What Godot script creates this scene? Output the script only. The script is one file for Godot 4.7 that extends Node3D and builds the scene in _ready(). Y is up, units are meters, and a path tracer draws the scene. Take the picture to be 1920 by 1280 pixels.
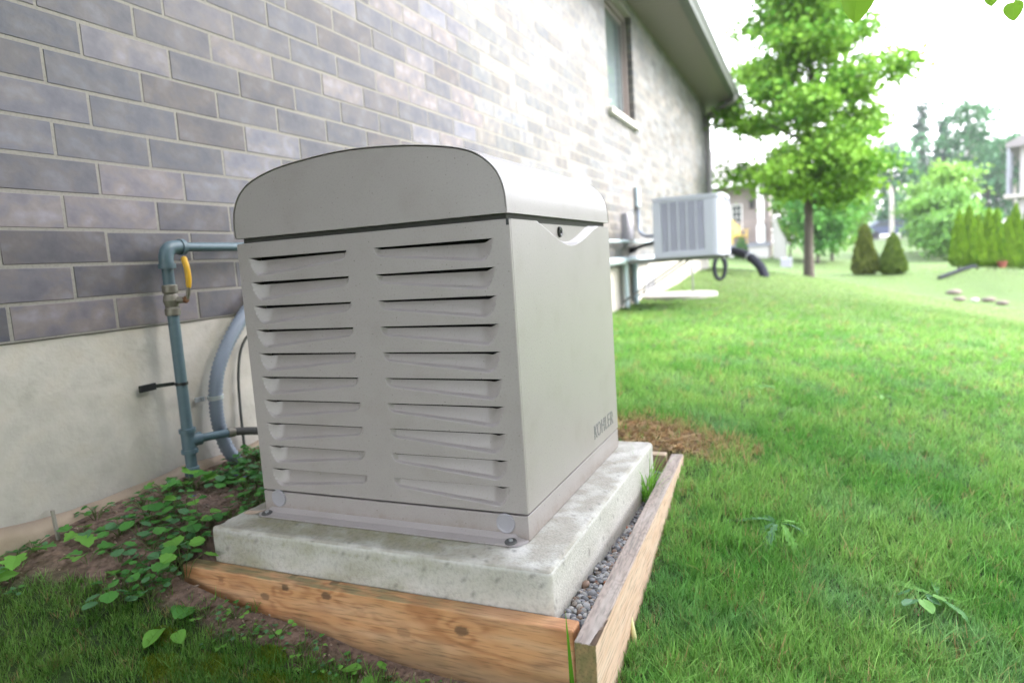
extends Node3D
# A standby generator on its slab beside a brick house, on a lawn that falls away to a swale.
# World: y up, metres; the slab's top is y = 0, the generator's near right corner is x = 0, z = 0; the brick face is x = WALL.

const WALL := -1.12
const COURSE := 0.084
const BRICK0 := 0.428
var rng := RandomNumberGenerator.new()
var used := {}
var M := {}
var n1 := FastNoiseLite.new()
var n2 := FastNoiseLite.new()

# ------------------------------------------------------------------ mesh helpers
class MB:
	var v := PackedVector3Array()
	var n := PackedVector3Array()
	var c := PackedColorArray()
	var ix := PackedInt32Array()
	func vert(p: Vector3, nn: Vector3, col := Color.WHITE) -> int:
		v.append(p); n.append(nn); c.append(col)
		return v.size() - 1
	func tri(a: int, b: int, d: int) -> void:
		var g := (v[d] - v[a]).cross(v[b] - v[a])
		if g.dot(n[a] + n[b] + n[d]) < 0.0:
			ix.append(a); ix.append(d); ix.append(b)
		else:
			ix.append(a); ix.append(b); ix.append(d)
	func q4(a: int, b: int, d: int, e: int) -> void:
		tri(a, b, d); tri(a, d, e)
	func quad(a: Vector3, b: Vector3, d: Vector3, e: Vector3, nn: Vector3, col := Color.WHITE) -> void:
		q4(vert(a, nn, col), vert(b, nn, col), vert(d, nn, col), vert(e, nn, col))
	func mesh() -> ArrayMesh:
		var a := []
		a.resize(Mesh.ARRAY_MAX)
		a[Mesh.ARRAY_VERTEX] = v; a[Mesh.ARRAY_NORMAL] = n; a[Mesh.ARRAY_COLOR] = c; a[Mesh.ARRAY_INDEX] = ix
		var m := ArrayMesh.new()
		m.add_surface_from_arrays(Mesh.PRIMITIVE_TRIANGLES, a)
		return m

func frame(dir: Vector3) -> Basis:          # a basis whose y is dir
	var y := dir.normalized()
	var x := y.cross(Vector3(0, 0, 1) if absf(y.z) < 0.9 else Vector3(1, 0, 0)).normalized()
	return Basis(x, y, x.cross(y))

func box(mb: MB, at: Vector3, size: Vector3, b := 0.002, bas := Basis(), col := Color.WHITE) -> void:   # a box with rounded-looking chamfers
	var h := size * 0.5
	b = minf(b, minf(h.x, minf(h.y, h.z)) * 0.9)
	var id := {}
	for ax in 3:
		for s in [-1.0, 1.0]:
			var nn := Vector3.ZERO
			nn[ax] = s
			for u in [-1.0, 1.0]:
				for w in [-1.0, 1.0]:
					var p := Vector3.ZERO
					p[ax] = s * h[ax]
					p[(ax + 1) % 3] = u * (h[(ax + 1) % 3] - b)
					p[(ax + 2) % 3] = w * (h[(ax + 2) % 3] - b)
					id[[ax, s, u, w]] = mb.vert(at + bas * p, bas * nn, col)
			mb.q4(id[[ax, s, -1.0, -1.0]], id[[ax, s, 1.0, -1.0]], id[[ax, s, 1.0, 1.0]], id[[ax, s, -1.0, 1.0]])
	for ax in 3:
		var bx := (ax + 1) % 3
		for s in [-1.0, 1.0]:
			for u in [-1.0, 1.0]:
				mb.q4(id[[ax, s, u, -1.0]], id[[ax, s, u, 1.0]], id[[bx, u, 1.0, s]], id[[bx, u, -1.0, s]])
	for x in [-1.0, 1.0]:
		for y in [-1.0, 1.0]:
			for z in [-1.0, 1.0]:
				mb.tri(id[[0, x, y, z]], id[[1, y, z, x]], id[[2, z, x, y]])

func steps(half: float, r: float, gap: float) -> Array:
	var a := [-half, -half + r * 0.12, -half + r * 0.4, -half + r]
	var k := maxi(1, int(ceil((2.0 * half - 2.0 * r) / gap)))
	for i in range(1, k):
		a.append(-half + r + (2.0 * half - 2.0 * r) * i / k)
	a.append_array([half - r, half - r * 0.4, half - r * 0.12, half])
	return a

func rbox(mb: MB, at: Vector3, size: Vector3, r: float, gap: float, tint = null, bump = null, skip := []) -> void:   # a truly rounded box on a grid; tint(p, n) -> Color, bump(p, n) -> metres
	var h := size * 0.5
	var st := [steps(h.x, r, gap), steps(h.y, r, gap), steps(h.z, r, gap)]
	for ax in 3:
		for s in [-1.0, 1.0]:
			if [ax, s] in skip:
				continue
			var A: Array = st[(ax + 1) % 3]
			var B: Array = st[(ax + 2) % 3]
			var base := mb.v.size()
			for u in A:
				for w in B:
					var p := Vector3.ZERO
					p[ax] = s * h[ax]; p[(ax + 1) % 3] = u; p[(ax + 2) % 3] = w
					var i := p.clamp(-h + Vector3.ONE * r, h - Vector3.ONE * r)
					var nn := (p - i).normalized()
					p = i + nn * r
					if bump:
						p += nn * float(bump.call(p + at, nn))
					mb.vert(at + p, nn, tint.call(at + p, nn) if tint else Color.WHITE)
			for i in A.size() - 1:
				for j in B.size() - 1:
					var k := base + i * B.size() + j
					mb.q4(k, k + B.size(), k + B.size() + 1, k + 1)

func tube(mb: MB, pts: Array, rad, seg := 12, cap := true, col := Color.WHITE) -> void:     # rad: a number or one per point
	var m := pts.size()
	var base := mb.v.size()
	var f := frame(pts[1] - pts[0])
	for i in m:
		var d: Vector3 = (pts[mini(i + 1, m - 1)] - pts[maxi(i - 1, 0)]).normalized()
		var x := (f.x - d * f.x.dot(d)).normalized()
		f = Basis(x, d, x.cross(d))
		var r: float = rad[i] if rad is Array else rad
		for k in seg:
			var a := TAU * k / seg
			var o := f.x * cos(a) + f.z * sin(a)
			mb.vert(pts[i] + o * r, o, col)
	for i in m - 1:
		for k in seg:
			var a := base + i * seg
			mb.q4(a + k, a + (k + 1) % seg, a + seg + (k + 1) % seg, a + seg + k)
	if cap:
		for e in [0, m - 1]:
			var d: Vector3 = (pts[0] - pts[1]).normalized() if e == 0 else (pts[m - 1] - pts[m - 2]).normalized()
			var mid := mb.vert(pts[e], d, col)
			var ring := []
			for k in seg:
				ring.append(mb.vert(mb.v[base + e * seg + k], d, col))
			for k in seg:
				mb.tri(mid, ring[k], ring[(k + 1) % seg])

func lathe(mb: MB, at: Vector3, bas: Basis, prof: Array, seg := 20, col := Color.WHITE) -> void:   # prof: Vector2(radius, along); hard edges where a point repeats
	for i in prof.size() - 1:
		var p: Vector2 = prof[i]
		var q: Vector2 = prof[i + 1]
		var t := q - p
		if t.length() < 1e-6:
			continue
		var nn := Vector2(t.y, -t.x).normalized()
		var base := mb.v.size()
		for k in seg:
			var a := TAU * k / seg
			var o := bas.x * cos(a) + bas.z * sin(a)
			mb.vert(at + o * p.x + bas.y * p.y, o * nn.x + bas.y * nn.y, col)
			mb.vert(at + o * q.x + bas.y * q.y, o * nn.x + bas.y * nn.y, col)
		for k in seg:
			var a := base + 2 * k
			var b := base + 2 * ((k + 1) % seg)
			mb.q4(a, b, b + 1, a + 1)

func prism(mb: MB, poly: PackedVector2Array, at: Vector3, ax: Vector3, ay: Vector3, along: Vector3, col := Color.WHITE) -> void:   # a polygon in (ax, ay) swept along a vector
	var o := along.normalized()
	var t := Geometry2D.triangulate_polygon(poly)
	for e in [0.0, 1.0]:
		var ids := []
		for p in poly:
			ids.append(mb.vert(at + ax * p.x + ay * p.y + along * e, o * (2.0 * e - 1.0), col))
		for i in range(0, t.size(), 3):
			mb.tri(ids[t[i]], ids[t[i + 1]], ids[t[i + 2]])
	var cw := 1.0 if Geometry2D.is_polygon_clockwise(poly) else -1.0
	for i in poly.size():
		var p := poly[i]
		var q := poly[(i + 1) % poly.size()]
		var d := q - p
		var nn := (ax * (-d.y) + ay * d.x).normalized() * cw
		var a := at + ax * p.x + ay * p.y
		var b := at + ax * q.x + ay * q.y
		mb.quad(a, b, b + along, a + along, nn, col)

func field(mb: MB, us: Array, vs: Array, pos: Callable, tint = null) -> void:      # a smooth sheet pos(u, v) -> Vector3, with normals by differences
	var base := mb.v.size()
	for u in us:
		for w in vs:
			var p: Vector3 = pos.call(u, w)
			var du: Vector3 = pos.call(u + 0.0006, w) - pos.call(u - 0.0006, w)
			var dv: Vector3 = pos.call(u, w + 0.0006) - pos.call(u, w - 0.0006)
			mb.vert(p, du.cross(dv).normalized(), tint.call(p) if tint else Color.WHITE)
	for i in us.size() - 1:
		for j in vs.size() - 1:
			var k := base + i * vs.size() + j
			mb.q4(k, k + vs.size(), k + vs.size() + 1, k + 1)

func lin(a: float, b: float, k: int) -> Array:
	var r := []
	for i in k + 1:
		r.append(lerpf(a, b, float(i) / k))
	return r

func smooth_path(pts: Array, k := 6) -> Array:
	var r := []
	for i in pts.size() - 1:
		var a: Vector3 = pts[maxi(i - 1, 0)]
		var d: Vector3 = pts[mini(i + 2, pts.size() - 1)]
		for j in k:
			r.append(pts[i].cubic_interpolate(pts[i + 1], a, d, float(j) / k))
	r.append(pts[-1])
	return r

# ------------------------------------------------------------------ nodes
func numbered(called: String) -> String:
	var k: int = used.get(called, 0)
	used[called] = k + 1
	return called if k == 0 else "%s_%03d" % [called, k]

func thing(called: String, label: String, category: String, at := Vector3.ZERO, group := "", turn := 0.0) -> Node3D:
	var o := Node3D.new()
	o.name = numbered(called)
	add_child(o)
	o.position = at
	o.rotation.y = turn
	meta(o, label, category, group)
	return o

func meta(o: Node, label := "", category := "", group := "", kind := "") -> Node:
	if label: o.set_meta("label", label)
	if category: o.set_meta("category", category)
	if group: o.set_meta("group", group)
	if kind: o.set_meta("kind", kind)
	return o

func part(called: String, mesh, m: Material, parent: Node = null, at := Vector3.ZERO) -> MeshInstance3D:
	var o := MeshInstance3D.new()
	var host: Node = parent if parent else self
	if parent:
		var key := "%d/%s" % [parent.get_instance_id(), called]
		var k: int = used.get(key, 0)
		used[key] = k + 1
		o.name = called if k == 0 else "%s_%03d" % [called, k]
	else:
		o.name = numbered(called)
	o.mesh = mesh.mesh() if mesh is MB else mesh
	o.material_override = null
	for s in o.mesh.get_surface_count():
		o.set_surface_override_material(s, m)
	o.position = at
	host.add_child(o, true)
	return o

func many(called: String, mesh: Mesh, m: Material, xf: Array, cols: Array, parent: Node = null) -> MultiMeshInstance3D:
	var mm := MultiMesh.new()
	mm.transform_format = MultiMesh.TRANSFORM_3D
	mm.use_colors = true
	mm.mesh = mesh
	mm.instance_count = xf.size()
	for i in xf.size():
		mm.set_instance_transform(i, xf[i])
		mm.set_instance_color(i, cols[i])
	var o := MultiMeshInstance3D.new()
	o.name = called if parent else numbered(called)
	o.multimesh = mm
	o.material_override = m
	(parent if parent else self).add_child(o, true)
	o.set_meta("kind", "stuff")
	return o

func copy(o: Node3D, label := "") -> Node3D:
	var c: Node3D = o.duplicate()
	c.name = numbered(String(o.name).trim_suffix("_001"))
	add_child(c)
	if label: c.set_meta("label", label)
	return c

# ------------------------------------------------------------------ materials
func rgb(r: float, g: float, b: float) -> Color:            # a linear base colour
	return Color(r, g, b).linear_to_srgb()

func mat(called: String, col: Color, rough := 0.7, metal := 0.0) -> StandardMaterial3D:
	var m := StandardMaterial3D.new()
	m.resource_name = called
	m.albedo_color = col
	m.roughness = rough
	m.metallic = metal
	M[called] = m
	return m

func noise_tex(freq: float, sd: int, stops: Array, size := 512, octaves := 5, bump := 0.0, kind := FastNoiseLite.TYPE_SIMPLEX_SMOOTH) -> NoiseTexture2D:
	var f := FastNoiseLite.new()
	f.noise_type = kind
	f.frequency = freq
	f.seed = sd
	f.fractal_octaves = octaves
	var t := NoiseTexture2D.new()
	t.width = size; t.height = size
	t.seamless = true
	t.noise = f
	if bump > 0.0:
		t.as_normal_map = true
		t.bump_strength = bump
	elif stops:
		var g := Gradient.new()
		var off := PackedFloat32Array()
		var cs := PackedColorArray()
		for s in stops:
			off.append(s[0]); cs.append(s[1])
		g.offsets = off
		g.colors = cs
		t.color_ramp = g
	return t

func triplanar(m: StandardMaterial3D, scale: Vector3, world := false, off := Vector3.ZERO) -> StandardMaterial3D:
	m.uv1_triplanar = true
	m.uv1_world_triplanar = world
	m.uv1_scale = scale
	m.uv1_offset = off
	return m

func grey(v: float) -> Color:
	return Color(v, v, v)

func tinted(m: StandardMaterial3D) -> StandardMaterial3D:
	m.vertex_color_use_as_albedo = true
	return m

# ------------------------------------------------------------------ the ground
var survey: Array[Vector3] = []        # spots where the ground's height is known
var sw := PackedFloat64Array()
var plane3 := [0.0, 0.0, 0.0]

func bend(r2: float) -> float:
	return 0.5 * r2 * log(r2) if r2 > 1e-12 else 0.0

func solve_ground() -> void:
	var n := survey.size()
	var m := n + 3
	var a := []
	for i in m:
		var row := PackedFloat64Array()
		row.resize(m + 1)
		if i < n:
			for j in n:
				row[j] = bend(Vector2(survey[i].x - survey[j].x, survey[i].z - survey[j].z).length_squared()) + (1e-4 if i == j else 0.0)
			row[n] = 1.0; row[n + 1] = survey[i].x; row[n + 2] = survey[i].z
			row[m] = survey[i].y
		else:
			for j in n:
				row[j] = [1.0, survey[j].x, survey[j].z][i - n]
		a.append(row)
	for k in m:
		var best := k
		for i in range(k, m):
			if absf(a[i][k]) > absf(a[best][k]):
				best = i
		var t = a[k]; a[k] = a[best]; a[best] = t
		var pr: PackedFloat64Array = a[k]
		for i in range(k + 1, m):
			var row: PackedFloat64Array = a[i]
			var f: float = row[k] / pr[k]
			if f != 0.0:
				for j in range(k, m + 1):
					row[j] -= f * pr[j]
				a[i] = row
	sw.resize(m)
	for k in range(m - 1, -1, -1):
		var s: float = a[k][m]
		for j in range(k + 1, m):
			s -= a[k][j] * sw[j]
		sw[k] = s / a[k][k]
	plane3 = [sw[n], sw[n + 1], sw[n + 2]]

func exact(x: float, z: float) -> float:
	x = clampf(x, -30.0, 40.0)
	z = clampf(z, -75.0, 8.0)
	var s: float = plane3[0] + plane3[1] * x + plane3[2] * z
	for i in survey.size():
		var dx := x - survey[i].x
		var dz := z - survey[i].z
		s += sw[i] * bend(dx * dx + dz * dz)
	return s

var near_grid := PackedFloat32Array()      # heights every 5 cm near the slab, for the grass
var far_grid := PackedFloat32Array()       # every 25 cm further off

func bake_ground() -> void:
	for i in 101:
		for j in 121:
			near_grid.append(exact(-1.5 + 0.05 * i, -4.5 + 0.05 * j))
	for i in 65:
		for j in 89:
			far_grid.append(exact(-2.0 + 0.25 * i, -20.0 + 0.25 * j))

func ground(x: float, z: float) -> float:
	var u := (x + 1.5) / 0.05
	var w := (z + 4.5) / 0.05
	if u >= 0.0 and w >= 0.0 and u < 99.9 and w < 119.9:
		var i := int(u)
		var j := int(w)
		var k := i * 121 + j
		return lerpf(lerpf(near_grid[k], near_grid[k + 121], u - i), lerpf(near_grid[k + 1], near_grid[k + 122], u - i), w - j)
	u = (x + 2.0) / 0.25
	w = (z + 20.0) / 0.25
	if u >= 0.0 and w >= 0.0 and u < 63.9 and w < 87.9:
		var i := int(u)
		var j := int(w)
		var k := i * 89 + j
		return lerpf(lerpf(far_grid[k], far_grid[k + 89], u - i), lerpf(far_grid[k + 1], far_grid[k + 90], u - i), w - j)
	return exact(x, z)

func bare(x: float, z: float) -> float:      # how bare the earth is, 0 lawn to 1 soil
	var w := n1.get_noise_2d(x * 60.0, z * 60.0) * 0.05
	var b := 0.0
	var edge := 0.22 + 0.12 * smoothstep(-0.7, -1.1, x)      # the bed between the wall and the front lawn
	b = maxf(b, smoothstep(edge + 0.04, edge - 0.03, z + w) * smoothstep(-0.62, -0.70, x + w) * smoothstep(-0.95, -0.85, z))
	b = maxf(b, smoothstep(0.245, 0.200, z + w + 0.05 * (x + 0.4)) * smoothstep(0.10, 0.0, x + w) * smoothstep(-0.9, -0.8, x) * smoothstep(0.05, 0.1, z))   # along the front board
	var d := Vector2((x - 0.01) / 0.21, (z + 1.06) / 0.12).length()      # the scorched patch behind the slab
	b = maxf(b, 0.9 * smoothstep(1.15, 0.75, d + w * 3.0))
	return clampf(b, 0.0, 1.0)

func blocked(x: float, z: float) -> bool:
	if x < WALL + 0.005 and z > -11.6: return true
	if x > -0.80 and x < 0.20 and z > -0.95 and z < 0.155:
		var edge := lerpf(0.137, 0.179, clampf((z + 0.9) / 1.06, 0.0, 1.0))
		return x < edge
	return false

func _ready() -> void:
	rng.seed = 7
	n1.seed = 3; n1.frequency = 1.0; n1.fractal_octaves = 4
	n2.seed = 11; n2.frequency = 1.0; n2.fractal_octaves = 3
	# ---------------- camera
	var cam := Camera3D.new()
	cam.name = "camera"
	cam.transform = Transform3D(Basis(Vector3(0.9147, -0.0646, -0.399), Vector3(0.0126, 0.9912, -0.1318), Vector3(0.404, 0.1155, 0.9075)).orthonormalized(), Vector3(0.4925, 0.5318, 1.1281))
	cam.near = 0.05
	cam.far = 600.0
	var lens := CameraAttributesPhysical.new()
	lens.frustum_focal_length = 23.57
	lens.exposure_aperture = 2.7
	lens.frustum_focus_distance = 1.27
	cam.attributes = lens
	cam.fov = 53.97
	add_child(cam)
	cam.fov = 53.97
	cam.current = true
	# ---------------- sky, sun, exposure
	var sky := ProceduralSkyMaterial.new()
	sky.sky_top_color = Color(0.91, 0.935, 1.0)
	sky.sky_horizon_color = Color(1.0, 0.985, 0.99)
	sky.sky_curve = 0.2
	sky.ground_bottom_color = Color(0.25, 0.28, 0.2)
	sky.ground_horizon_color = Color(0.6, 0.63, 0.6)
	sky.sun_angle_max = 1.0
	var env := Environment.new()
	env.background_mode = Environment.BG_SKY
	env.sky = Sky.new()
	env.sky.sky_material = sky
	env.tonemap_mode = Environment.TONE_MAPPER_LINEAR
	env.tonemap_exposure = 7.4
	env.sdfgi_enabled = true
	env.ssao_enabled = true
	env.ssil_enabled = true
	env.fog_enabled = true
	env.fog_light_color = Color(0.96, 0.98, 1.0)
	env.fog_density = 0.0007
	var we := WorldEnvironment.new()
	we.name = "world_environment"
	we.environment = env
	add_child(we)
	var sun := DirectionalLight3D.new()
	sun.name = "sun"
	sun.light_energy = 0.66
	sun.light_color = Color(1.0, 0.985, 0.965)
	sun.light_angular_distance = 28.0
	sun.shadow_enabled = true
	add_child(sun)
	sun.look_at_from_position(Vector3(6.0, 5.4, -1.5), Vector3.ZERO)
	# ---------------- the scene
	lay_ground()
	materials()
	brick_house()
	generator()
	slab_and_boards()
	wall_services()
	air_conditioner()
	lawn()
	weeds()
	maple()
	overhanging_tree()
	yard_far()

func lay_ground() -> void:
	survey = [
		# along the house wall
		Vector3(-1.12, -0.045, 0.33), Vector3(-1.12, -0.015, 0.18), Vector3(-1.12, 0.0, -0.07), Vector3(-1.12, 0.0, -0.3), Vector3(-1.12, 0.0, -2.5), Vector3(-1.12, 0.02, -4.7), Vector3(-1.12, 0.1, -8.0), Vector3(-1.12, 0.2, -12.0), Vector3(-1.12, -0.2, 1.2),
		# round the slab
		Vector3(-0.7, -0.22, 0.8), Vector3(0.0, -0.26, 0.6), Vector3(-0.85, -0.06, 0.12), Vector3(-0.75, -0.1, 0.16), Vector3(-0.43, -0.17, 0.17), Vector3(-0.28, -0.2, 0.17), Vector3(0.06, -0.225, 0.2), Vector3(0.2, -0.23, 0.0), Vector3(0.17, -0.125, -0.78), Vector3(0.1, -0.09, -1.0), Vector3(-0.35, -0.03, -1.0),
		# the lawn
		Vector3(0.8, -0.26, -0.4), Vector3(0.8, -0.19, -1.5), Vector3(0.8, -0.12, -3.0), Vector3(-0.3, -0.02, -3.0), Vector3(-0.3, 0.03, -5.5), Vector3(0.0, 0.11, -8.5), Vector3(1.6, -0.17, -6.0), Vector3(2.4, -0.46, -9.0), Vector3(1.9, -0.2, -4.6), Vector3(2.8, -0.47, -6.5), Vector3(3.0, -0.45, -5.0), Vector3(0.53, -0.06, -12.0), Vector3(2.0, -0.42, -12.0),
		# the swale and its far bank
		Vector3(4.5, -0.75, -5.0), Vector3(3.6, -0.77, -12.6), Vector3(5.0, -0.78, -12.5), Vector3(3.3, -0.68, -15.4), Vector3(7.0, -0.4, -13.0), Vector3(3.85, -0.25, -18.0), Vector3(5.5, -0.53, -19.6), Vector3(7.0, -0.4, -20.0), Vector3(2.04, -0.5, -21.5), Vector3(2.9, -0.58, -21.8),
		# further off and behind the camera
		Vector3(-1.0, 0.12, -26.0), Vector3(0.8, -0.12, -25.4), Vector3(4.5, -0.35, -31.0), Vector3(10.0, 0.25, -45.0), Vector3(-10.0, 0.4, -30.0), Vector3(6.0, 0.55, -62.0), Vector3(-8.0, 0.8, -62.0), Vector3(20.0, 0.6, -62.0), Vector3(3.0, -0.6, 1.5), Vector3(5.0, -0.85, -1.0), Vector3(9.0, -0.7, -4.0), Vector3(14.0, -0.2, -12.0), Vector3(1.0, -0.5, 2.5), Vector3(-1.0, -0.5, 4.0)]
	solve_ground()
	bake_ground()

func ring_steps(centre: float, fine: float, reach: float, far: float) -> Array:     # grid lines: fine near a centre, wider further out
	var r := [centre]
	var d := 0.0
	var s := fine
	while d < far:
		if d > reach: s *= 1.16
		d += s
		r.append(centre + d); r.push_front(centre - d)
	return r

func materials() -> void:
	var t_fine := noise_tex(0.03, 5, [[0.0, grey(0.88)], [0.5, grey(0.98)], [1.0, grey(1.0)]])
	var t_bump := noise_tex(0.06, 6, [], 512, 5, 4.0)
	var t_soft := noise_tex(0.012, 8, [[0.0, grey(0.94)], [0.55, grey(1.0)], [1.0, Color(1.0, 0.99, 0.97)]], 512, 4)
	# paint of the generator, speckled with tiny dirt spots
	var specks := noise_tex(0.09, 21, [[0.0, grey(0.4)], [0.06, grey(0.6)], [0.10, grey(0.96)], [0.5, grey(1.0)], [1.0, grey(0.985)]], 1024, 2)
	var p := tinted(mat("beige paint", rgb(0.37, 0.335, 0.33), 0.36))
	p.albedo_texture = specks
	triplanar(p, Vector3.ONE * 1.9, true)
	p.detail_enabled = true
	p.detail_blend_mode = BaseMaterial3D.BLEND_MODE_MUL
	p.detail_albedo = noise_tex(0.006, 24, [[0.0, Color(0.955, 0.95, 0.94)], [0.45, grey(0.99)], [1.0, grey(1.0)]], 512, 5)
	p.normal_enabled = true
	p.normal_texture = noise_tex(0.12, 31, [], 512, 3, 1.0)
	p.normal_scale = 0.10
	mat("seal", rgb(0.05, 0.05, 0.045), 0.85)
	mat("black plastic", rgb(0.015, 0.016, 0.018), 0.4)
	mat("dark inside", rgb(0.01, 0.01, 0.01), 0.95)
	mat("plug", rgb(0.335, 0.325, 0.36), 0.35)
	mat("zinc", rgb(0.45, 0.46, 0.48), 0.35, 0.8)
	mat("washer", rgb(0.10, 0.10, 0.10), 0.5, 0.3)
	mat("lettering", rgb(0.17, 0.175, 0.18), 0.5)
	# concrete
	var cc := tinted(mat("concrete", Color.WHITE, 0.9))
	cc.albedo_texture = t_fine
	triplanar(cc, Vector3.ONE * 5.0, true)
	cc.normal_enabled = true
	cc.normal_texture = t_bump
	cc.normal_scale = 0.5
	# sawn lumber
	var wd := tinted(mat("lumber", Color.WHITE, 0.75))
	wd.albedo_texture = noise_tex(0.02, 14, [[0.0, grey(0.74)], [0.45, grey(0.96)], [1.0, grey(1.0)]])
	triplanar(wd, Vector3(1.2, 14.0, 14.0))
	var wz := tinted(mat("lumber lengthwise", Color.WHITE, 0.75))
	wz.albedo_texture = wd.albedo_texture
	triplanar(wz, Vector3(14.0, 14.0, 1.2))
	# bricks: glazed blue-grey and brown clouds
	var clouds := noise_tex(0.007, 41, [[0.0, rgb(0.16, 0.160, 0.180)], [0.25, rgb(0.20, 0.198, 0.218)], [0.42, rgb(0.235, 0.23, 0.243)], [0.52, rgb(0.25, 0.232, 0.225)], [0.64, rgb(0.285, 0.264, 0.25)], [0.8, rgb(0.31, 0.303, 0.312)], [1.0, rgb(0.37, 0.37, 0.388)]], 1024, 6)
	var bb := noise_tex(0.04, 43, [], 512, 5, 5.0)
	var r := RandomNumberGenerator.new()
	r.seed = 77
	for i in 18:
		var b := mat("brick %d" % i, Color.WHITE, r.randf_range(0.48, 0.6))
		var warm := r.randf_range(-0.05, 0.06)
		var lum := r.randf_range(0.35, 0.50) if r.randf() < 0.6 else r.randf_range(0.50, 0.72)
		b.albedo_color = rgb(minf(1.0, 0.86 * lum * (1.0 + warm)), minf(1.0, 0.84 * lum), minf(1.0, 0.96 * lum * (1.0 - warm)))
		b.albedo_texture = clouds
		triplanar(b, Vector3(1.3, 1.3, 1.0) * 1.25, false, Vector3(r.randf(), r.randf(), r.randf()))
		b.normal_enabled = true
		b.normal_texture = bb
		b.normal_scale = 0.07
	var far_b := tinted(mat("bricks further off", Color.WHITE, 0.5))
	far_b.albedo_texture = clouds
	triplanar(far_b, Vector3.ONE * 1.5, true)
	var mo := mat("mortar", rgb(0.245, 0.23, 0.21), 0.85)
	mo.albedo_texture = t_fine
	triplanar(mo, Vector3.ONE * 6.0, true)
	var fd := tinted(mat("foundation parging", Color.WHITE, 0.95))
	fd.albedo_texture = t_soft
	triplanar(fd, Vector3.ONE * 1.6, true)
	fd.normal_enabled = true
	fd.normal_texture = t_bump
	fd.normal_scale = 0.15
	mat("soffit paint", rgb(0.18, 0.15, 0.148), 0.5)
	mat("downspout paint", rgb(0.24, 0.225, 0.23), 0.5)
	mat("gutter paint", rgb(0.085, 0.092, 0.088), 0.5)
	mat("window frame", rgb(0.15, 0.125, 0.12), 0.5)
	mat("limestone", rgb(0.50, 0.48, 0.45), 0.85)
	mat("cover concrete", rgb(0.27, 0.26, 0.245), 0.9)
	mat("blind", rgb(0.16, 0.19, 0.22), 0.8)
	mat("dark room", rgb(0.04, 0.05, 0.05), 0.9)
	mat("roof shingles", rgb(0.30, 0.27, 0.27), 0.9).albedo_texture = noise_tex(0.08, 51, [[0.0, grey(0.7)], [1.0, grey(1.0)]])
	triplanar(M["roof shingles"], Vector3.ONE * 0.6, true)
	var g := mat("glass", Color(0.85, 0.92, 0.95, 0.12), 0.03)
	g.transparency = BaseMaterial3D.TRANSPARENCY_ALPHA
	# pipes and cables
	var gp := mat("painted gas pipe", rgb(0.085, 0.135, 0.165), 0.4)
	gp.albedo_texture = t_soft
	triplanar(gp, Vector3.ONE * 9.0)
	mat("brass", rgb(0.23, 0.21, 0.175), 0.5, 0.5)
	mat("rust", rgb(0.13, 0.06, 0.025), 0.9)
	mat("yellow vinyl", rgb(0.62, 0.35, 0.02), 0.4)
	mat("white plastic", rgb(0.62, 0.62, 0.60), 0.5)
	mat("rubber hose", rgb(0.05, 0.048, 0.045), 0.6)
	mat("grey conduit", rgb(0.20, 0.235, 0.30), 0.38)
	mat("galvanised", rgb(0.46, 0.49, 0.52), 0.4, 0.5)
	mat("cable sheath", rgb(0.07, 0.075, 0.075), 0.6)
	mat("pale pipe", rgb(0.44, 0.53, 0.58), 0.4)
	mat("blue grey pipe", rgb(0.25, 0.33, 0.38), 0.45)
	mat("steel bracket", rgb(0.17, 0.175, 0.17), 0.55, 0.2)
	mat("meter box", rgb(0.30, 0.29, 0.33), 0.5)
	mat("condenser paint", rgb(0.43, 0.44, 0.525), 0.4)
	mat("condenser slats", rgb(0.36, 0.365, 0.45), 0.45)
	mat("drain tile", rgb(0.018, 0.020, 0.028), 0.85).metallic_specular = 0.25
	mat("sawn stake", rgb(0.25, 0.23, 0.20), 0.9)
	# greenery
	for leaf in [["grass blade", 0.45, 0.9], ["leaf", 0.38, 0.8], ["petal", 0.6, 0.4], ["thatch", 0.8, 0.3]]:
		var l := tinted(mat(leaf[0], Color.WHITE, leaf[1]))
		l.backlight_enabled = true
		l.backlight = Color(1, 1, 1) * leaf[2]
		l.cull_mode = BaseMaterial3D.CULL_DISABLED
		l.metallic_specular = 0.2 if leaf[0] == "leaf" else 0.14
	var bark := mat("bark", rgb(0.17, 0.14, 0.12), 0.95)
	bark.albedo_texture = noise_tex(0.05, 61, [[0.0, grey(0.5)], [1.0, grey(1.0)]])
	triplanar(bark, Vector3(4.0, 0.8, 4.0))
	var pb := tinted(mat("pebble", Color.WHITE, 0.55))
	pb.albedo_texture = t_fine
	triplanar(pb, Vector3.ONE * 8.0)
	# soil and turf
	var so := tinted(mat("soil and turf", Color.WHITE, 0.95))
	so.albedo_texture = noise_tex(0.03, 71, [[0.0, grey(0.45)], [0.5, grey(0.85)], [1.0, grey(1.0)]], 1024, 6)
	triplanar(so, Vector3.ONE * 1.7, true)
	so.normal_enabled = true
	so.normal_texture = noise_tex(0.05, 72, [], 512, 5, 8.0)
	so.normal_scale = 0.8

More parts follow.
